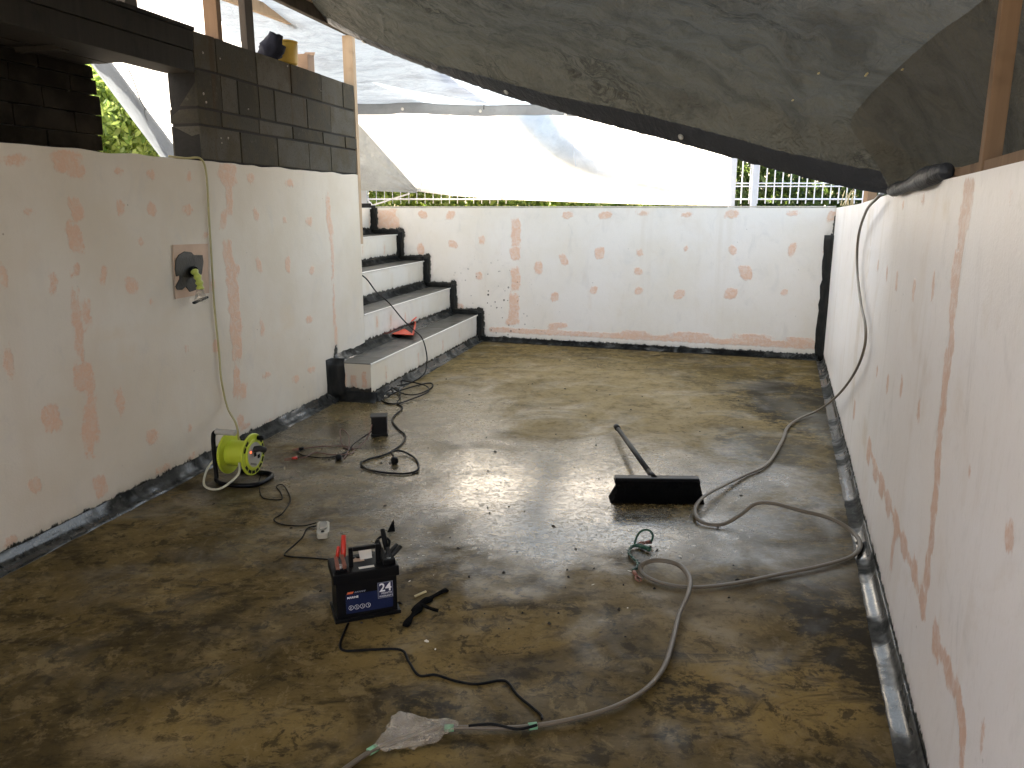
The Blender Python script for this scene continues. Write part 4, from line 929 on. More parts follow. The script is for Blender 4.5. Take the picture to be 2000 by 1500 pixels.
# ------------------------------------------------------------------ FENCE, HEDGE, BUSHES
YF = 11.1
fe = thing('rod_fence', AY(1500, 400, YF), 'white vertical rod fence along the far side beyond the rim', 'fence')
xl, xr = AY(1432, 380, YF)[0], AY(1720, 380, YF)[0]; xl2, xr2 = AY(640, 380, YF)[0], AY(1000, 380, YF)[0]
zb, zm1, zm2, zt = AY(1500, 389, YF)[2], AY(1500, 364, YF)[2], AY(1500, 358, YF)[2], 2.55
rm = None; x = xl; rods = []
rod = MB(); rod.tube([(0, 0, zb - 0.06), (0, 0, zt)], 0.0085, 6); rme = None
while x < xr:
    if rme is None: o = rod.build('rod', M['white_metal'], fe); rme = o.data; o.location = (x, YF, 0)
    else: o = D.objects.new('rod', rme); COL.objects.link(o); o.parent = fe; o.matrix_parent_inverse = pworld(fe).inverted(); o.location = (x, YF, 0)
    x += 0.112
x = xl2; rod2 = MB(); rod2.tube([(0, 0, zb - 0.06), (0, 0, 1.74)], 0.0045, 6); rme = None
while x < xr2:
    if rme is None: o = rod2.build('rod', M['white_metal'], fe); rme = o.data; o.location = (x, YF, 0)
    else: o = D.objects.new('rod', rme); COL.objects.link(o); o.parent = fe; o.matrix_parent_inverse = pworld(fe).inverted(); o.location = (x, YF, 0)
    x += 0.112
mb = MB(); mb.tube([(xl2 - 0.1, YF - 0.012, zb), (xr2 + 0.1, YF - 0.012, zb)], 0.012, 6); mb.build('rail', M['white_metal'], fe)
for z, rr_ in ((zb, 0.012), (zm1, 0.009), (zm2, 0.009), (zt, 0.012)):
    mb = MB(); mb.tube([(xl - 0.1, YF - 0.012, z), (xr + 0.1, YF - 0.012, z)], rr_, 6); mb.build('rail', M['white_metal'], fe)
for u in (712, 1428, 1471):
    p = AY(u, 400, YF - 0.06); mb = MB(); mb.box((p[0] - 0.04, YF - 0.09, gz), (0.08, 0, 0), (0, 0.06, 0), (0, 0, 1.35)); mb.build('fence_post', M['fence_post'], fe, bevel=0.004)
mb = MB(); mb.bar(AY(703, 372, YF - 0.05), AY(728, 402, YF - 0.05), 0.02, 0.02); mb.bar(AY(728, 401, YF - 0.05), AY(800, 378, YF - 0.05), 0.02, 0.02); mb.build('brace', M['white_metal'], fe)

def leaves(n, fpos, size, seed):
    rg = np.random.default_rng(seed); C0 = fpos(rg, n); V = np.zeros((n, 6, 3)); a = rg.normal(size=(n, 3)); a /= np.linalg.norm(a, axis=1)[:, None]
    b = rg.normal(size=(n, 3)); b -= a * np.sum(a * b, 1)[:, None]; b /= np.linalg.norm(b, axis=1)[:, None]; cc = np.cross(a, b)
    s = size * rg.uniform(0.6, 1.3, n)[:, None]
    V[:, 0] = C0 - a * s; V[:, 1] = C0 - a * s * .3 + b * s * .42; V[:, 2] = C0 + a * s * .45 + b * s * .34; V[:, 3] = C0 + a * s + cc * s * .15; V[:, 4] = C0 + a * s * .45 - b * s * .34; V[:, 5] = C0 - a * s * .3 - b * s * .42
    me = D.meshes.new('foliage'); me.vertices.add(n * 6); me.vertices.foreach_set('co', V.ravel().astype(np.float32))
    me.loops.add(n * 6); me.polygons.add(n); me.loops.foreach_set('vertex_index', np.arange(n * 6, dtype=np.int32))
    me.polygons.foreach_set('loop_start', np.arange(0, n * 6, 6, dtype=np.int32)); me.polygons.foreach_set('loop_total', np.full(n, 6, dtype=np.int32)); me.update(); me.validate(); return me
def hedge(x0, x1, y0, z0, z1, n, lab, seed, m):
    h = thing('hedge', ((x0 + x1) / 2, y0, gz), lab, 'hedge')
    def fp(rg, k):
        x = rg.uniform(x0, x1, k); z = rg.uniform(z0, z1, k); top = z1 - 0.22 + 0.2 * np.sin(x * 3.1) * np.sin(x * 1.3 + 1)
        z = np.minimum(z, top + rg.normal(0, 0.04, k)); y = y0 + 0.10 * np.sin(x * 6 + z * 7) + 0.08 * np.sin(z * 11 - x * 4) + np.abs(rg.normal(0, 0.16, k)); return np.stack([x, y, z], 1)
    link('foliage', leaves(n, fp, 0.055, seed), m, h)
    mb = MB()
    for q in range(int((x1 - x0) / 0.5)):
        x = x0 + 0.25 + q * 0.5; mb.tube([(x, y0 + 0.35, gz - 0.02), (x + 0.1, y0 + 0.34, z0 + 0.4), (x - 0.05, y0 + 0.36, z1 - 0.3)], [0.03, 0.022, 0.01], 6)
    mb.build('stem', M['stem'], h)['kind'] = 'stuff'
hedge(-3.6, 3.0, 11.7, 1.38, 2.1, 16000, 'leafy green hedge showing under the white far tarp', 3, M['leaf_sunlit'])
hedge(3.02, 6.6, 11.6, 1.38, 3.0, 16000, 'tall dark hedge behind the rods at the far right corner', 5, M['leaf'])
mb = MB()
for q in range(7):
    p = AY(1642 + q * 4, 402, 8.9); t1 = AY(1650 + q * 3.5 + 6 * math.sin(q * 3), 372 + 4 * (q % 3), 8.9); mb.tube(spline([p, (p + t1) / 2 + np.array([0.02 * math.sin(q), 0, 0.02]), t1], 4), 0.005, 5)
tag(mb.build('dry_weed', M['wood_sliver'], None), 'dry straw stalks by the far right corner of the rim', 'weed')
p = AY(1702, 398, 8.6); mb = MB(); mb.box((p[0] - 0.05, 8.6, gz), (0.1, 0, 0), (0, 0.1, 0), (0, 0, 0.7)); tag(mb.build('timber_post', M['timber_brown'], None), 'brown post beyond the far right corner under the canopy hem', 'post')
def bush(c, r, n, lab, seed):
    b = thing('bush', (c[0], c[1], gz), lab, 'bush', 'bushes beyond the left opening')
    def fp(rg, k):
        d = rg.normal(size=(k, 3)); d /= np.linalg.norm(d, axis=1)[:, None]; rad = r * (0.65 + 0.35 * rg.uniform(0, 1, k)) * (1 + 0.25 * np.sin(d[:, 0] * 7) * np.sin(d[:, 2] * 6 + d[:, 1] * 4))
        q = np.asarray(c) + d * rad[:, None]; q[:, 2] = np.maximum(q[:, 2], gz + 0.02); return q
    link('foliage', leaves(n, fp, 0.05, seed), M['leaf_sunlit'], b)
    mb = MB(); mb.tube([(c[0], c[1], gz - 0.02), (c[0] + .05, c[1], c[2] - 0.2), (c[0], c[1], c[2] + 0.4)], [0.05, 0.035, 0.01], 7)
    for q in range(5): mb.tube([(c[0], c[1], c[2] - 0.3 + 0.1 * q), (c[0] + r * 0.6 * math.cos(q * 2.1), c[1] + r * 0.6 * math.sin(q * 2.1), c[2] + 0.1 * q)], [0.02, 0.006], 5)
    mb.build('stem', M['stem'], b)
for q, (u, v, off, r) in enumerate(((200, 235, -4.3, 0.75), (262, 270, -4.6, 0.8), (325, 300, -4.9, 0.75), (150, 260, -4.2, 0.8))):
    bush(LW(u, v, off), r, 7000, ['sunlit bush left of centre in the opening', 'sunlit bush in the middle of the opening', 'sunlit bush low at the right of the opening', 'sunlit bush at the edge of the dark block wall'][q], 20 + q)

# ------------------------------------------------------------------ PIPE STUB in the left wall
qd = [LW(337, 478, 0.006), LW(405, 476, 0.006), LW(408, 572, 0.006), LW(342, 584, 0.006)]
pc = LW(379, 530, 0.01); INW = -NL
pp = thing('wall_pipe', pc, 'pipe stub wrapped in lime tape and plastic in a dark hole on a tan square', 'pipe')
mb = MB(); mb.prism(qd, INW * 0.003); mb.build('skim_square', M['skim'], pp)
poly = [(341, 508), (348, 498), (360, 492), (372, 493), (377, 498), (394, 499), (396, 512), (393, 534), (386, 545), (382, 566), (370, 571), (362, 560), (354, 566), (345, 566), (342, 560), (350, 545), (350, 538), (344, 540), (341, 525)]
mb = MB(); mb.prism([LW(u, v, 0.010) for u, v in poly], INW * 0.006); mb.build('sealant', M['clay'], pp, wob=0.006)
c0 = LW(375, 530, 0.016); mb = MB(); mb.lathe(c0, INW, [(0.030, 0), (0.032, 0.02), (0.027, 0.024), (0.025, 0.002)], 20); mb.build('pipe_collar', M['black_plastic'], pp, True)
pa = spline([c0 + INW * 0.01, LW(381, 535, 0.05), LW(388, 552, 0.075), LW(390, 566, 0.08)], 6)
mb = MB(); mb.tube(pa, 0.014, 10); mb.build('pipe', M['black'], pp, True)
pa = spline([LW(379, 529, 0.045), LW(386, 541, 0.072), LW(390, 555, 0.082), LW(391, 566, 0.084)], 6)
mb = MB(); mb.tube(pa, [0.019 + 0.004 * math.sin(i * 1.3) for i in range(len(pa))], 12); mb.build('tape_wrap', M['lime_tape'], pp, True)
pa = spline([LW(391, 565, 0.084), LW(392, 575, 0.086), LW(393, 585, 0.082)], 6)
mb = MB(); mb.tube(pa, [0.018 + 0.0016 * i for i in range(len(pa))], 12); mb.build('plastic_sleeve', M['film'], pp, True, wob=0.004)
mb = MB(); mb.bar(LW(378, 592, 0.07), LW(405, 580, 0.09), 0.02, 0.012); mb.build('sleeve_end', M['black'], pp, bevel=0.003)

# ------------------------------------------------------------------ CABLE REEL
rc = G(476, 938); ax = np.array([0.975, -0.22, 0]); bx = np.array([-0.22, -0.975, 0])      # axle; towards the viewer
rl = thing('cable_reel', rc, 'lime green cable reel on a black tube frame beside the left wall', 'cable reel')
def RL(a, b, z): return rc + ax * a + bx * b + UP * z
ZC = 0.158; RD = 0.118
def disc(a0, a1, r, name, m):
    mb = MB(); mb.lathe(RL(a0, 0, ZC), ax, [(r * .97, 0), (r, 0.003), (r, a1 - a0 - 0.003), (r * .97, a1 - a0)], 40); return mb.build(name, m, rl, False)
disc(-0.082, -0.068, RD, 'flange', M['lime']); disc(-0.068, 0.062, 0.072, 'drum', M['lime']); disc(0.062, 0.075, RD, 'flange', M['lime'])
mb = MB(); mb.lathe(RL(0.0755, 0, ZC), ax, [(0.086, 0), (0.086, 0.004), (0.080, 0.006)], 36); mb.build('face_ring', M['lime'], rl)
mb = MB(); mb.lathe(RL(0.079, 0, ZC), ax, [(0.070, 0), (0.070, 0.004)], 36); mb.build('socket_panel', M['grip'], rl)
def face(ang, r): return RL(0.0765, r * math.cos(ang), ZC + r * math.sin(ang))
for q in range(14):                                      # dark openings round the flange
    a0 = 0.35 + q * 0.40
    if 1.0 < (a0 % 6.283) < 2.1: continue
    mb = MB(); mb.add([face(a0, 0.091) , face(a0 + .30, 0.091), face(a0 + .30, 0.108), face(a0, 0.108)], [(0, 1, 2, 3)])
    mb.v = [tuple(np.array(v) + ax * 0.0012) for v in mb.v]; mb.build('slot', M['black_plastic'], rl)
for (b, z) in ((-0.035, 0.02), (-0.035, -0.02), (0.0, 0.0)):
    mb = MB(); mb.box(RL(0.0835, b - 0.010, ZC + z - 0.010), bx * 0.02, UP * 0.02, ax * 0.003); mb.build('socket', M['black_plastic'], rl)
mb = MB(); mb.tube(spline([RL(0.083, 0.0, ZC + 0.03), RL(0.115, -0.005, ZC + 0.035), RL(0.125, -0.03, ZC + 0.02)], 6), 0.018, 12); mb.build('plug', M['pole'], rl, True)
mb = MB(); mb.lathe(RL(0.083, 0.042, ZC + 0.025), ax, [(0.007, 0), (0.006, 0.004)], 10); mb.build('pilot_lamp', M['led'], rl)
for k in range(6):
    mb = MB(); mb.box(RL(0.0832, 0.045 - k * 0.010, ZC - 0.045 - 0.004 * k), bx * 0.004, UP * 0.012, ax * 0.001); mb.build('printed_bar', M['black_plastic'], rl)
mb = MB(); mb.lathe(RL(0.075, -0.055, ZC + 0.082), ax, [(0.013, 0), (0.014, 0.03), (0.010, 0.034)], 14); mb.build('crank_knob', M['black_plastic'], rl, True)
fr = spline([RL(-0.035, 0.05, 0.292), RL(-0.11, 0.05, 0.292), RL(-0.135, 0.05, 0.262), RL(-0.135, 0.055, 0.15), RL(-0.13, 0.06, 0.04), RL(-0.12, 0.075, 0.014), RL(-0.05, 0.11, 0.012), RL(0.05, 0.11, 0.012), RL(0.13, 0.07, 0.012), RL(0.14, -0.05, 0.012), RL(0.09, -0.11, 0.012), RL(-0.09, -0.11, 0.012)], 8)
mb = MB(); mb.tube(fr, 0.0125, 12); mb.build('frame', M['black_plastic'], rl, True)
mb = MB(); mb.tube([RL(-0.135, 0.05, ZC), RL(-0.082, 0.0, ZC)], 0.011, 8); mb.build('axle_bracket', M['black_plastic'], rl)
mb = MB(); mb.lathe(RL(-0.115, 0.05, 0.292), ax, [(0.016, 0), (0.019, 0.006), (0.0165, 0.014), (0.0165, 0.11), (0.018, 0.118), (0.012, 0.122)], 16); mb.build('hand_grip', M['grip'], rl, True)
tl = spline([RL(0.03, 0.075, ZC - 0.03), RL(0.05, 0.13, 0.08), RL(-0.02, 0.20, 0.02), RL(-0.14, 0.16, 0.015), RL(-0.21, 0.02, 0.06), RL(-0.17, -0.05, 0.13)], 8)
mb = MB(); mb.tube(tl, 0.0065, 8); mb.build('cable_tail', M['cream_cable'], rl, True)

# yellow cable from over the wall down to the reel
yc = [LW(330, 311, -0.12) * [1, 1, 0] + UP * 1.785, LW(362, 309, -0.03), LW(392, 310, 0.015), LW(403, 340, 0.015), LW(408, 420, 0.012), LW(414, 520, 0.012), LW(419, 600, 0.012), LW(428, 690, 0.015), LW(432, 740, 0.02), LW(444, 795, 0.05), RL(-0.02, 0.0, 0.33), RL(-0.01, 0.0, ZC + 0.08)]
mb = MB(); mb.tube(spline(yc, 8), 0.0060, 8); tag(mb.build('supply_cable', M['yellow_cable'], None, True), 'yellow green supply cable hanging down the left wall to the lime reel', 'cable')

# ------------------------------------------------------------------ DUSTPAN on the first tread
dz = RISE + 0.035
dp = thing('dustpan', G(800, 650, RISE), 'red dustpan lying on the lowest black tread', 'dustpan')
q = [G(752, 652, dz), G(808, 655, dz), G(812, 637, dz), G(797, 627, dz), G(775, 633, dz)]
mb = MB(); mb.prism(q, UP * 0.006); mb.build('pan', M['orange_red'], dp)
for a_, b_ in zip(q[1:], q[2:] + q[:1]):
    if a_ is q[0]: continue
    mb = MB(); mb.bar(a_ + UP * 0.022, b_ + UP * 0.022, 0.006, 0.04); mb.build('rim', M['orange_red'], dp)
mb = MB(); mb.prism([p * 0.85 + np.mean(q, axis=0) * 0.15 + UP * 0.007 for p in q[1:]], UP * 0.002); mb.build('dirt', M['crumb'], dp)
mb = MB(); mb.tube(spline([G(792, 632, dz + 0.03), G(803, 627, dz + 0.05), G(812, 620, dz + 0.07)], 4), 0.014, 8, 0.6); mb.build('handle', M['orange_red'], dp, True)

# ------------------------------------------------------------------ BLACK EXTENSION CORD from the wall end over the steps
bc = thing('extension_cord', G(790, 770), 'black extension cord dropping over the steps to a tangle and a round plug', 'cord')
cz = 0.008
path = [LP(3.82, 1.02, -0.25), LP(3.77, 0.93, 0.006), LW(735, 570, 0.012), LW(760, 592, 0.02), LW(785, 622, 0.07), LW(806, 643, 0.20), LW(824, 660, GO + 0.015), LW(833, 690, GO + 0.035), LW(833, 715, GO + 0.05), G(826, 733, 0.03), G(800, 748, cz), G(765, 757, 0.02), G(750, 775, cz), G(790, 760, 0.025), G(838, 748, cz), G(843, 757, cz), G(815, 770, 0.014), G(785, 768, 0.02), G(757, 748, 0.03), G(780, 743, 0.035), G(828, 752, 0.03), G(836, 765, 0.02), G(800, 781, 0.012), G(770, 789, cz), G(746, 782, cz), G(756, 765, 0.03), G(775, 758, 0.03), G(782, 775, 0.02), G(776, 787, cz), G(786, 797, cz), G(772, 810, cz), G(766, 822, cz), G(778, 838, cz), G(791, 850, cz), G(786, 866, cz), G(756, 886, cz), G(720, 897, cz), G(705, 905, cz), G(716, 916, cz), G(750, 923, cz), G(790, 925, cz), G(814, 919, cz), G(817, 906, cz), G(808, 893, 0.01), G(790, 883, 0.015), G(774, 880, 0.03), G(765, 884, 0.035), G(768, 891, 0.025)]
mb = MB(); mb.tube(spline(path, 7), 0.0062, 7); mb.build('cable', M['black'], bc, True)
pg = G(772, 899, 0.022); mb = MB(); mb.lathe(pg + np.array([-0.01, 0.02, 0.004]), (0.25, -0.9, -0.2), [(0.010, 0), (0.021, 0.008), (0.023, 0.034), (0.019, 0.040)], 18); mb.build('plug', M['black'], bc, True)
mb = MB(); mb.tube([G(805, 926, 0.004), G(817, 923, 0.004)], 0.004, 6); mb.build('cable_end', M['black'], bc)
mb = MB(); mb.lathe(G(752, 774, 0.016), (0.3, -0.9, 0.2), [(0.012, 0), (0.014, 0.03), (0.009, 0.035)], 10); mb.build('coupler', M['film'], bc, True)

# ------------------------------------------------------------------ BLACK POWER BOX with leads and clips
pa_, pb_ = G(726, 853), G(756, 852); dd = pb_ - pa_; dd[2] = 0; wv = np.linalg.norm(dd); dd /= wv; nn = np.array([-dd[1], dd[0], 0])
bxr = thing('power_box', (pa_ + pb_) / 2, 'small black power box standing upright on the wet floor', 'power supply')
mb = MB(); mb.prism([pa_ + UP * 0.006, pb_ + UP * 0.006, pb_ + nn * 0.09 + UP * 0.006, pa_ + nn * 0.09 + dd * 0.02 + UP * 0.006], UP * 0.125); mb.build('case', M['black_plastic'], bxr, bevel=0.003)
mb = MB(); mb.box(pa_ - dd * 0.006 - nn * 0.005 + UP * 0.131, dd * (wv + 0.012), nn * 0.10, UP * 0.008); mb.build('lid', M['pole'], bxr, bevel=0.002)
mb = MB(); mb.box(pa_ - dd * 0.004 - nn * 0.005, dd * (wv + 0.01), nn * 0.10, UP * 0.016); mb.build('foot', M['black_plastic'], bxr, bevel=0.002)
for q in range(4):
    mb = MB(); mb.box(pb_ + dd * 0.001 + nn * (0.015 + q * 0.018) + UP * 0.03, nn * 0.008, dd * 0.002, UP * 0.085); mb.build('vent', M['navy_label'], bxr)
ld = thing('test_leads', G(640, 885), 'tangled red and black test leads with clips running to the black box', 'test leads')
mb = MB(); mb.tube(spline([G(727, 842, 0.05), G(708, 855, 0.02), G(690, 868, 0.02), G(684, 877, 0.008), G(672, 885, 0.008), G(640, 894, 0.006), G(600, 891, 0.006), G(583, 884, 0.006), G(592, 876, 0.006)], 7), 0.0042, 6); mb.build('lead', M['black'], ld, True)
mb = MB(); mb.tube(spline([G(728, 825, 0.09), G(722, 845, 0.06), G(712, 862, 0.02), G(692, 877, 0.006), G(670, 871, 0.01), G(664, 845, 0.05), G(668, 838, 0.06), G(680, 850, 0.04), G(682, 872, 0.012), G(677, 887, 0.006), G(672, 895, 0.006)], 7), 0.0036, 6); mb.build('lead', M['lead'], ld, True)
mb = MB(); mb.tube(spline([G(592, 876, 0.008), G(625, 872, 0.008), G(665, 871, 0.008), G(690, 876, 0.006), G(685, 886, 0.006), G(650, 888, 0.008), G(615, 884, 0.006), G(596, 893, 0.006), G(580, 893, 0.008)], 7), 0.0036, 6); mb.build('lead', M['lead'], ld, True)
for (u0, v0, u1, v1, m) in ((592, 875, 571, 879, 'black'), (580, 894, 555, 898, 'red')):
    a_, b_ = G(u0, v0, 0.014), G(u1, v1, 0.014)
    mb = MB(); mb.tube([a_, a_ * .6 + b_ * .4], [0.014, 0.010], 8, 0.8); mb.build('clip_sleeve', M[m], ld, True)
    mb = MB(); mb.tube([a_ * .6 + b_ * .4 + UP * 0.004, b_ + UP * 0.004], [0.006, 0.004], 6, 0.6); mb.tube([a_ * .6 + b_ * .4 - UP * 0.006, b_ - UP * 0.004], [0.006, 0.004], 6, 0.6); mb.build('clip_jaw', M['copper'], ld)
mb = MB(); mb.lathe(G(661, 897, 0.004), (0.2, -0.5, 0.8), [(0.017, 0), (0.020, 0.008), (0.020, 0.024), (0.015, 0.028)], 16); mb.build('round_plug', M['black'], ld, True)

# ------------------------------------------------------------------ SMALL GREY WATER SENSOR BOX with thin wires
ga, gb_ = G(618, 1054), G(643, 1052); dd = gb_ - ga; dd[2] = 0; wv = np.linalg.norm(dd); dd /= wv; nn = np.array([-dd[1], dd[0], 0]); gl = 0.15
sb = thing('switch_box', (ga + gb_) / 2, 'small pale grey switch box with a smoky lid lying on the floor', 'switch box')
mb = MB(); rx = [(0.0, .14), (.14, 0), (.86, 0), (1, .14), (1, .88), (.86, 1), (.14, 1), (0, .88)]
mb.prism([ga + dd * wv * x + nn * gl * y for x, y in rx], UP * 0.028); mb.build('case', M['box_grey'], sb, bevel=0.005)
mb = MB(); mb.prism([ga + dd * wv * (0.2 + .6 * x) + nn * gl * (0.30 + .6 * y) + UP * 0.028 for x, y in rx], UP * 0.005); mb.build('window', M['box_window'], sb, bevel=0.002)
mb = MB(); mb.lathe(ga + dd * wv * .5 + nn * gl * .14 + UP * 0.028, UP, [(0.008, 0), (0.008, 0.004)], 10); mb.build('screw', M['black'], sb)
w1 = spline([G(514, 922, 0.05), G(506, 940, 0.01), G(510, 968, 0.004), G(525, 975, 0.004), G(550, 975, 0.004), G(548, 962, 0.004), G(540, 950, 0.006), G(552, 947, 0.01), G(562, 960, 0.006), G(567, 978, 0.004), G(552, 1002, 0.004), G(535, 1014, 0.004), G(550, 1024, 0.004), G(590, 1027, 0.004), G(618, 1021, 0.010)], 7)
mb = MB(); mb.tube(w1, 0.0032, 6); tag(mb.build('thin_wire', M['black'], None, True), 'thin dark wire wandering from the reel to the pale switch box', 'wire')
w2 = spline([G(618, 1027, 0.010), G(600, 1032, 0.004), G(590, 1050, 0.004), G(575, 1064, 0.004), G(556, 1082, 0.004), G(566, 1087, 0.004), G(610, 1090, 0.004), G(645, 1093, 0.004)], 7)
mb = MB(); mb.tube(w2, 0.0032, 6); tag(mb.build('thin_wire', M['black'], None, True), 'thin dark wire from the pale switch box towards the battery', 'wire')
# torn black scrap
s0_, s1_, s2_ = G(756, 1040, 0.002), G(772, 1038, 0.002), G(768, 1030, 0.0)
mb = MB(); tip = AY(769, 1014, s2_[1]); mb.add([s0_, s1_, tip, s2_ + UP * 0.03, (s0_ + s2_) / 2 + np.array([0, .02, .02])], [(0, 1, 3), (1, 2, 3), (0, 3, 4), (3, 2, 4), (0, 4, 1), (4, 2, 1)])
tag(mb.build('rubber_scrap', M['bristle'], None), 'pointed black rubber scrap standing on the wet floor', 'scrap')

# ------------------------------------------------------------------ BATTERY
fa, fb_ = G(657, 1219), G(781, 1197); dd = fb_ - fa; dd[2] = 0; BWd = np.linalg.norm(dd); dd /= BWd; nn = np.array([-dd[1], dd[0], 0]); BD, BH = BWd * 0.64, 0.195
ba = thing('car_battery', (fa + fb_) / 2 + nn * BD / 2, 'black battery with a blue label reading 24 and a carry handle', 'battery')
def BT(x, y, z): return fa + dd * x + nn * y + UP * z
mb = MB(); mb.box(BT(0.006, 0.006, 0), dd * (BWd - 0.012), nn * (BD - 0.012), UP * (BH * 0.80)); mb.build('case', M['black_plastic'], ba, bevel=0.005)
mb = MB(); mb.box(BT(-0.004, -0.004, 0.0), dd * (BWd + 0.008), nn * (BD + 0.008), UP * 0.014); mb.build('base_ledge', M['black_plastic'], ba, bevel=0.003)
mb = MB(); mb.box(BT(-0.003, -0.003, BH * .80), dd * (BWd + 0.006), nn * (BD + 0.006), UP * (BH * .20)); mb.build('lid', M['black_plastic'], ba, bevel=0.006)
lx0, lx1, lz0, lz1 = BWd * 0.165, BWd * 0.90, 0.030, 0.128
mb = MB(); mb.box(BT(lx0, 0.0055, lz0), dd * (lx1 - lx0), nn * -0.001, UP * (lz1 - lz0 - 0.022)); mb.build('blue_label', M['blue_label'], ba)
mb = MB(); wx0, wx1 = BWd * 0.665, BWd * 0.905; wz0, wz1 = 0.072, 0.136
mb.box(BT(wx0, 0.0042, wz0), dd * (wx1 - wx0), nn * -0.0008, UP * (wz1 - wz0)); mb.build('warranty_label', M['navy_label'], ba)
mb = MB(); e_ = 0.0022
for (x, z, w, h) in ((wx0, wz0, wx1 - wx0, e_), (wx0, wz1 - e_, wx1 - wx0, e_), (wx0, wz0 + e_, e_, wz1 - wz0 - 2 * e_), (wx1 - e_, wz0 + e_, e_, wz1 - wz0 - 2 * e_)): mb.box(BT(x, 0.0032, z), dd * w, nn * -0.0005, UP * h)
mb.build('label_border', M['grey_print'], ba)
def text(body, x, z, size, m, parent, y=0.0025, shear=0.0, bold=0.0):
    cu = D.curves.new('lettering', 'FONT'); cu.body = body; cu.size = size; cu.extrude = 0.0003; cu.offset = bold; cu.shear = shear; cu.resolution_u = 3
    tmp = D.objects.new('lettering', cu); COL.objects.link(tmp); dg = bpy.context.evaluated_depsgraph_get(); me = D.meshes.new_from_object(tmp.evaluated_get(dg)); D.objects.remove(tmp); D.curves.remove(cu)
    o_ = BT(x, y, z); me.transform(Matrix(((dd[0], 0, -nn[0], o_[0]), (dd[1], 0, -nn[1], o_[1]), (0, 1, 0, o_[2]), (0, 0, 0, 1))))
    me.materials.clear(); me.materials.append(m); me.name = 'lettering'; return link('lettering', me, None, parent)
text('24', wx0 + 0.005, wz0 + 0.027, 0.047, M['white_print'], ba, bold=0.0007)
text('MONTH', wx0 + 0.013, wz0 + 0.0155, 0.0105, M['white_print'], ba); text('WARRANTY', wx0 + 0.0045, wz0 + 0.0045, 0.0092, M['white_print'], ba)
text('MARINE', lx0 + 0.005, 0.091, 0.0115, M['white_print'], ba, bold=0.0002)
mb = MB(); mb.prism([BT(lx0 + 0.004, 0.004, 0.109), BT(lx0 + 0.026, 0.004, 0.109), BT(lx0 + 0.030, 0.004, 0.117), BT(lx0 + 0.008, 0.004, 0.117)], nn * -0.0006); mb.build('logo_bar', M['orange_print'], ba)
mb = MB()
for q in range(6): mb.prism([BT(lx0 + 0.032 + q * 0.007, 0.004, 0.110), BT(lx0 + 0.036 + q * 0.007, 0.004, 0.110), BT(lx0 + 0.039 + q * 0.007, 0.004, 0.116), BT(lx0 + 0.035 + q * 0.007, 0.004, 0.116)], nn * -0.0006)
mb.build('logo_strokes', M['grey_print'], ba)
for q in range(4):
    c_ = BT(lx0 + 0.018 + q * 0.021, 0.0035, 0.053); pts = [c_ + dd * 0.0085 * math.cos(x) + UP * 0.0085 * math.sin(x) for x in np.linspace(0, 2 * math.pi, 19)[:-1]]
    mb = MB(); mb.tube(pts, 0.0007, 4, closed=True); mb.bar(c_ - UP * 0.004 + dd * 0.002 * (q - 1), c_ + UP * 0.004, 0.0014, 0.002, up=nn); mb.build('icon', M['white_print'], ba)
# carry handle
hz = BH; hx0, hx1 = BWd * 0.30, BWd * 0.72
mb = MB()
for x in (hx0, hx1): mb.box(BT(x - 0.008, BD * .30, hz - 0.01), dd * 0.016, nn * 0.014, UP * 0.085)
mb.box(BT(hx0 + 0.008, BD * .30, hz + 0.060), dd * (hx1 - hx0 - 0.016), nn * 0.014, UP * 0.015); mb.build('carry_handle', M['black_plastic'], ba, bevel=0.003)
for x, y, w, h, m in ((.40, .12, .24, .10, 'paper'), (.33, .55, .20, .22, 'tan_paper')):
    mb = MB(); mb.box(BT(BWd * x, BD * y, hz + 0.0005), dd * BWd * w, nn * BD * h, UP * 0.0012); mb.build('sticker', M[m], ba)
mb = MB(); mb.prism([BT(BWd * .47, BD * .58, hz + 0.004), BT(BWd * .66, BD * .60, hz + 0.004), BT(BWd * .67, BD * .80, hz + 0.03), BT(BWd * .46, BD * .78, hz + 0.028)], UP * 0.001); mb.build('torn_tag', M['paper'], ba)
for x, y in ((.12, .22), (.88, .22)):
    mb = MB(); mb.lathe(BT(BWd * x, BD * y, hz), UP, [(0.011, 0), (0.010, 0.020), (0.007, 0.022)], 14); mb.build('terminal', M['steel'], ba, True)
for q in range(4):
    mb = MB(); mb.lathe(BT(BWd * (.36 + .10 * q), BD * .78, hz - 0.001), UP, [(0.010, 0), (0.010, 0.006), (0.007, 0.008)], 12); mb.build('cell_cap', M['black_plastic'], ba)
mb = MB(); mb.box(BT(BWd * .78, BD * .10, hz + 0.0005), dd * BWd * .19, nn * BD * .62, UP * 0.022); mb.build('terminal_cover', M['black_plastic'], ba, bevel=0.006, wob=0.004)
mb = MB(); mb.tube(spline([BT(BWd * .90, BD * .6, hz + 0.02), BT(BWd * .97, BD * .8, hz + 0.05), BT(BWd * .85, BD * .95, hz + 0.06), BT(BWd * .74, BD * .8, hz + 0.04), BT(BWd * .80, BD * .5, hz + 0.03)], 6), 0.005, 7); mb.build('cable', M['black'], ba, True)
mb = MB(); mb.box(BT(BWd * .04, BD * .12, hz + 0.0005), dd * BWd * .17, nn * BD * .30, UP * 0.010); mb.build('terminal_well', M['black_plastic'], ba, bevel=0.003)
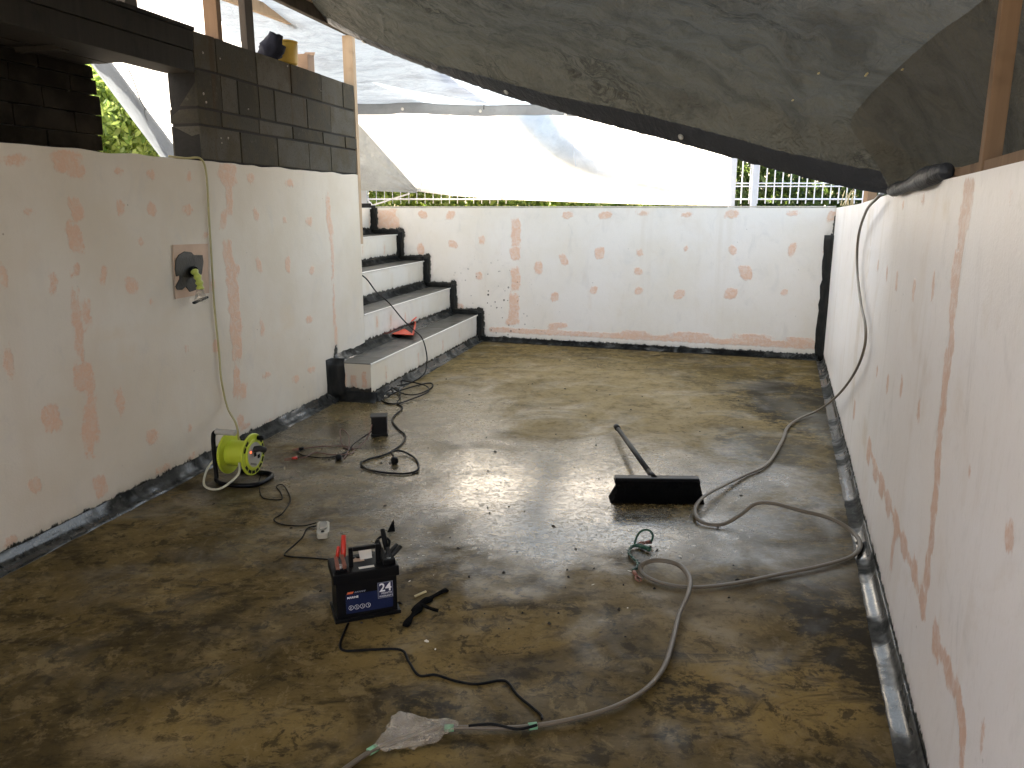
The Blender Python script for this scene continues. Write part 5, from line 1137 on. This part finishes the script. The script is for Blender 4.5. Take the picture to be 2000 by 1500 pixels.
# clamps on the terminals: copper jaws with coloured grips
def clamp(name, x, y, m, lab, lean):
    c = thing(name, BT(BWd * x, BD * y, hz), lab, 'clamp')
    for s in (-1, 1):
        mb = MB(); mb.prism([BT(BWd * x + s * 0.006, BD * y - 0.016, hz + 0.008), BT(BWd * x + s * 0.020, BD * y - 0.012, hz + 0.010), BT(BWd * x + s * 0.018, BD * y + 0.045, hz + 0.030), BT(BWd * x + s * 0.005, BD * y + 0.045, hz + 0.030)], UP * 0.012); mb.build('jaw', M['copper' if m == 'red' else 'pole'], c, bevel=0.002)
        g0 = BT(BWd * x + s * 0.011 + lean * .3, BD * y + 0.045, hz + 0.03); g1 = BT(BWd * x + s * 0.013 + lean, BD * y + 0.07 + 0.02 * s, hz + 0.085 + 0.012 * s)
        mb = MB(); mb.tube([g0, (g0 + g1) / 2, g1], [0.010, 0.0105, 0.009], 8, 0.7); mb.build('grip', M[m], c, True)
    return c
clamp('battery_clamp', .13, .22, 'red', 'copper clamp with red grips on the left battery terminal', 0.015)
clamp('battery_clamp', .86, .28, 'black', 'black clamp on the right battery terminal', -0.01)
cc_ = thing('battery_clamp', BT(BWd * .93, BD * .35, hz), 'grey handled clamp lying across the right end of the battery', 'clamp')
for s in (0, 1):
    g0 = BT(BWd * .82 + s * 0.02, BD * .30, hz + 0.012); g1 = BT(BWd * 1.06 + s * 0.012, BD * .58 - s * 0.02, hz + 0.045)
    mb = MB(); mb.tube([g0, g0 * .5 + g1 * .5, g1], [0.006, 0.009, 0.008], 8); mb.build('grip', M['pole'], cc_, True)

# black wire from the battery to the taped hose
wr = spline([G(680, 1217, 0.004), G(672, 1235, 0.004), G(664, 1260, 0.004), G(675, 1271, 0.004), G(720, 1269, 0.004), G(782, 1269, 0.004), G(798, 1292, 0.004), G(818, 1319, 0.004), G(850, 1318, 0.004), G(890, 1330, 0.004), G(930, 1336, 0.004), G(975, 1329, 0.004), G(992, 1333, 0.004), G(1010, 1357, 0.004), G(1040, 1382, 0.004), G(1056, 1396, 0.006), G(1059, 1405, 0.012)], 8)
mb = MB(); mb.tube(wr, 0.0046, 7); tag(mb.build('black_wire', M['black'], None, True), 'black wire snaking from under the battery to the taped hose', 'wire')
# scraps by the battery
rub = thing('rubber_strip', G(830, 1190), 'torn forked black rubber strip to the right of the battery', 'scrap')
mb = MB(); P_ = [(792, 1222), (800, 1208), (812, 1196), (820, 1182), (835, 1172), (850, 1162), (872, 1152)]
L_ = [G(u, v, 0.006) for u, v in P_]
mb.tube(spline(L_, 5), [0.013 + 0.003 * math.sin(i * 0.7) + 0.006 * (10 < i < 22) for i in range(len(spline(L_, 5)))], 8, 0.4); mb.build('strip', M['bristle'], rub, True, wob=0.003)
mb = MB(); mb.tube(spline([G(822, 1180, 0.008), G(838, 1188, 0.014), G(856, 1193, 0.008)], 5), 0.0095, 7, 0.5); mb.build('strip', M['bristle'], rub, wob=0.003)
mb = MB(); mb.bar(G(810, 1165, 0.005), G(832, 1155, 0.005), 0.008, 0.006); tag(mb.build('wood_sliver', M['wood_sliver'], None), 'pale wood sliver beside the black rubber strip', 'sliver')

# ------------------------------------------------------------------ BROOM
br = thing('push_broom', G(1284, 985), 'wide black push broom lying on the wet floor with a dark pole', 'broom')
ba_, bb_ = G(1200, 982), G(1368, 984); dd2 = bb_ - ba_; dd2[2] = 0; bw_ = np.linalg.norm(dd2); dd2 /= bw_; nn2 = np.array([-dd2[1], dd2[0], 0])
V = []; nx = 60; prof = [(0.0, 0.0), (-0.004, 0.014), (0.010, 0.045), (0.020, 0.075), (0.018, 0.100), (0.035, 0.112), (0.075, 0.112), (0.085, 0.10), (0.085, 0.07), (0.095, 0.0)]
Fc = []; k = len(prof)
for i in range(nx + 1):
    e = i / nx; inset = 0.0
    for (y, z) in prof:
        ex = -0.014 * math.sin(math.pi * min(1, z / 0.105)) + 0.022 * max(0, 1 - z / 0.035); x_ = -ex + (bw_ + 2 * ex) * e
        V.append(ba_ + dd2 * x_ + nn2 * (y + 0.006 * mnoise.noise(Vector((i * .8, z * 30, 0)))) + UP * z)
for i in range(nx):
    for q in range(k): Fc.append((i * k + q, i * k + (q + 1) % k, (i + 1) * k + (q + 1) % k, (i + 1) * k + q))
Fc.append(tuple(range(k))); Fc.append(tuple(nx * k + q for q in reversed(range(k))))
me = mesh('bristles', V, Fc); bm = bmesh.new(); bm.from_mesh(me); bmesh.ops.recalc_face_normals(bm, faces=bm.faces); bm.to_mesh(me); bm.free(); link('bristles', me, M['bristle'], br)
mb = MB()
for i in range(160):
    x_ = bw_ * (i + random.random()) / 160; p = ba_ + dd2 * x_ + nn2 * random.uniform(-0.004, 0.002) + UP * 0.05
    mb.tube([p, p - UP * 0.048 - nn2 * random.uniform(0.006, 0.02) + dd2 * random.uniform(-0.012, 0.012)], [0.0022, 0.001], 4)
bs = mb.build('bristle_tuft', M['bristle'], br); bs['kind'] = 'stuff'
mb = MB(); mb.box(ba_ + dd2 * 0.004 + nn2 * 0.028 + UP * 0.104, dd2 * (bw_ - 0.008), nn2 * 0.055, UP * 0.022); mb.build('broom_head', M['black_plastic'], br, bevel=0.007)
h0 = ba_ + dd2 * (bw_ * 0.47) + nn2 * 0.055 + UP * 0.115; h1 = G(1203, 832, 0.055)
mb = MB(); mb.tube([h0, h0 * .88 + h1 * .12], [0.020, 0.014], 12); mb.build('ferrule', M['black_plastic'], br, True)
mb = MB(); mb.tube([h0 * .88 + h1 * .12, h1 * .92 + h0 * .08], 0.0150, 12); mb.build('pole', M['pole'], br, True)
mb = MB(); mb.tube([h1 * .94 + h0 * .06, h1 * .99 + h0 * .01, h1], [0.0195, 0.0195, 0.012], 12); mb.build('pole_cap', M['pole'], br, True)

# ------------------------------------------------------------------ HOSE
hr = 0.0112
hp = [RP(-2.9, 1.57, -0.15), RW(1728, 381, 0.0) + UP * 0.012, RW(1712, 388, 0.05), RW(1692, 412, 0.06), RW(1677, 460, 0.04), RW(1674, 520, 0.03), RW(1681, 590, 0.03), RW(1690, 635, 0.03), RW(1688, 680, 0.03), RW(1668, 730, 0.04), RW(1636, 772, 0.06),
      G(1600, 800, 0.06), G(1560, 818, 0.02), G(1538, 835, 0.014), G(1528, 860, 0.014), G(1500, 905, 0.014), G(1455, 928, 0.014), G(1410, 950, 0.03), G(1372, 972, 0.05), G(1357, 998, 0.03), G(1372, 1020, 0.014), G(1410, 1024, 0.016), G(1446, 1005, 0.05), G(1475, 984, 0.09), G(1510, 983, 0.10), G(1560, 996, 0.085), G(1620, 1012, 0.06), G(1662, 1036, 0.03), G(1680, 1062, 0.016), G(1664, 1086, 0.014), G(1600, 1106, 0.014), G(1520, 1122, 0.014), G(1430, 1140, 0.014), G(1350, 1147, 0.014), G(1290, 1138, 0.014), G(1255, 1120, 0.018), G(1255, 1102, 0.035), G(1285, 1094, 0.045), G(1325, 1103, 0.045), G(1346, 1128, 0.045), G(1344, 1160, 0.04), G(1326, 1200, 0.02), G(1315, 1245, 0.014), G(1298, 1300, 0.014), G(1262, 1345, 0.014), G(1200, 1380, 0.014), G(1120, 1404, 0.014), G(1040, 1418, 0.014), G(980, 1422, 0.014), G(905, 1421, 0.014), G(850, 1424, 0.014), G(790, 1440, 0.014), G(735, 1462, 0.014), G(690, 1490, 0.014), G(640, 1530, 0.014), G(580, 1600, 0.014)]
hs = thing('hose', G(1600, 1100), 'long grey flat hose looping from over the right wall across the floor', 'hose')
hsp = spline(hp, 9); mb = MB(); mb.tube(hsp, hr, 12, 0.62); mb.build('hose_tube', M['hose'], hs, True)
for (a_, b_) in (((720, 1469), (736, 1460)), ((868, 1422.5), (886, 1421.5)), ((1033, 1419), (1049, 1417))):
    p_, q_ = G(*a_, 0.014), G(*b_, 0.014); mb = MB(); mb.tube([p_, (p_ + q_) / 2, q_], hr * 1.12, 12, 0.78); mb.build('green_tape', M['green_tape'], hs, True, wob=0.001)
mb = MB(); mb.tube(spline([G(1049, 1416, 0.024), G(1010, 1424, 0.02), G(960, 1414, 0.026), G(915, 1418, 0.022)], 6), 0.0045, 6); mb.build('taped_wire', M['black'], hs, True)
# crumpled clear plastic bag tied round the joint
bm = bmesh.new(); bmesh.ops.create_icosphere(bm, subdivisions=5, radius=1)
pc_ = G(815, 1432, 0.03); dirx = G(870, 1422, 0) - G(750, 1455, 0); dirx /= np.linalg.norm(dirx); diry = np.array([-dirx[1], dirx[0], 0])
for v in bm.verts:
    d = v.co.copy(); x = d.x; k = (1 - abs(x) ** 2.0) * 0.75 + 0.25
    r_ = (0.030 + 0.045 * max(0, mnoise.noise(d * 1.5 + Vector((2, 0, 0))))) * (0.55 + k * 0.6) + 0.012 * mnoise.noise(d * 6)
    hgt = d.z * r_ * 0.75
    if d.y > 0.1 and x < 0.1: r_ *= 1 + 1.0 * max(0, 1 - abs(x + 0.45) / 0.45)
    p = pc_ + dirx * (x * 0.125) + diry * d.y * r_ + UP * max(hgt, -0.026); v.co = Vector(p)
me = D.meshes.new('plastic_bag'); bm.to_mesh(me); bm.free(); link('plastic_bag', me, M['film'], hs, True)
mb = MB(); mb.add([G(752, 1420, 0.01), G(782, 1388, 0.06), G(800, 1400, 0.05), G(830, 1420, 0.04), G(800, 1440, 0.02), G(765, 1444, 0.01)], [(0, 1, 5), (1, 2, 4, 5), (2, 3, 4)]); mb.build('bag_flap', M['film'], hs)
mb = MB(); mb.add([G(770, 1450, 0.012), G(830, 1446, 0.02), G(808, 1465, 0.004)], [(0, 1, 2)]); mb.build('bag_flap', M['film'], hs)

# ------------------------------------------------------------------ GREEN JUMPER WIRE with clips
gj = thing('jumper_wire', G(1250, 1080), 'twisted dark green jumper wire with copper clips beside the hose loop', 'jumper wire')
gp_ = [G(1272, 1058, 0.02), G(1275, 1046, 0.04), G(1268, 1036, 0.06), G(1255, 1036, 0.06), G(1245, 1046, 0.04), G(1240, 1060, 0.02), G(1241, 1066, 0.012), G(1232, 1070, 0.01), G(1229, 1080, 0.01), G(1234, 1088, 0.01), G(1244, 1098, 0.01), G(1246, 1106, 0.012), G(1238, 1115, 0.012)]
mb = MB(); mb.tube(spline(gp_, 7), 0.0052, 8); mb.build('wire', M['green_wire'], gj, True)
gp2 = [p + np.array([0.006 * math.cos(i * 2), 0.006 * math.sin(i * 2), 0.004]) for i, p in enumerate(spline(gp_[6:], 5))]
mb = MB(); mb.tube(gp2, 0.0045, 7); mb.build('wire', M['green_wire'], gj, True)
mb = MB(); mb.tube(spline([G(1240, 1065, 0.012), G(1255, 1067, 0.014), G(1269, 1073, 0.014)], 5), [0.008 + 0.0004 * i for i in range(11)], 8); mb.build('sleeve', M['green_wire'], gj, True)
for (u0, v0, u1, v1) in ((1272, 1058, 1246, 1062), (1238, 1117, 1250, 1136)):
    a_, b_ = G(u0, v0, 0.014), G(u1, v1, 0.012); sd = np.cross(b_ - a_, UP); sd /= np.linalg.norm(sd)
    mb = MB(); mb.tube([a_, a_ * .6 + b_ * .4], [0.010, 0.008], 8); mb.build('clip_body', M['copper'], gj, True)
    for s in (-1, 1):
        mb = MB(); mb.tube([a_ * .6 + b_ * .4, a_ * .3 + b_ * .7 + sd * s * 0.012, b_ + sd * s * 0.004], [0.005, 0.004, 0.002], 6); mb.build('clip_jaw', M['copper'], gj, True)

# ------------------------------------------------------------------ LITTER on the floor
def litter(name, px, size, m, n, seed, flat=0.35):
    rg = random.Random(seed); mb = MB()
    pts = list(px)
    for _ in range(n):
        q_ = G(rg.gauss(1120, 330), rg.uniform(690, 1380)); u = rg.gauss(1100, 260); v = 690 + 560 * rg.random() ** 1.5
        pts.append((u, v))
    for (u, v) in pts:
        p = G(u, v, 0.001)
        if (p - CR) @ E1 > -0.15 or (p - P0) @ NL > -0.15: continue
        s = size * rg.uniform(0.35, 1.3); a = rg.uniform(0, 6.3); el = rg.uniform(1, 2.4); ring = []
        for k in range(6):
            th = k / 6 * 2 * math.pi; rr_ = s * rg.uniform(.6, 1.1); x, y = rr_ * math.cos(th) * el, rr_ * math.sin(th)
            ring.append(p + np.array([x * math.cos(a) - y * math.sin(a), x * math.sin(a) + y * math.cos(a), 0]))
        b = len(mb.v); top = p + UP * s * flat * 2
        mb.add(ring + [q * .55 + p * .45 + UP * s * flat for q in ring] + [top], [(k, (k + 1) % 6, 6 + (k + 1) % 6, 6 + k) for k in range(6)] + [(6 + k, 6 + (k + 1) % 6, 12) for k in range(6)])
    o = mb.build(name, m); o['kind'] = 'stuff'; return o
litter('grit', [(998, 789), (1018, 798), (1075, 797), (1164, 870), (1056, 890), (1170, 935), (1328, 815), (1302, 804), (994, 989), (956, 1002), (1450, 835), (1283, 1075), (1330, 1090), (1276, 880), (1205, 950), (950, 855), (1040, 750)], 0.0062, M['crumb'], 110, 4, 0.6)
litter('paint_chips', [(785, 1050), (803, 1064), (786, 1109), (847, 1123), (827, 1085), (800, 1135), (985, 1040), (1150, 1015), (1155, 1018), (1140, 1012), (1020, 1060), (1215, 1085), (1230, 1115), (1180, 1090), (1160, 1100), (833, 1252), (850, 1268), (1230, 1060)], 0.0062, M['chip'], 8, 9, 0.15)
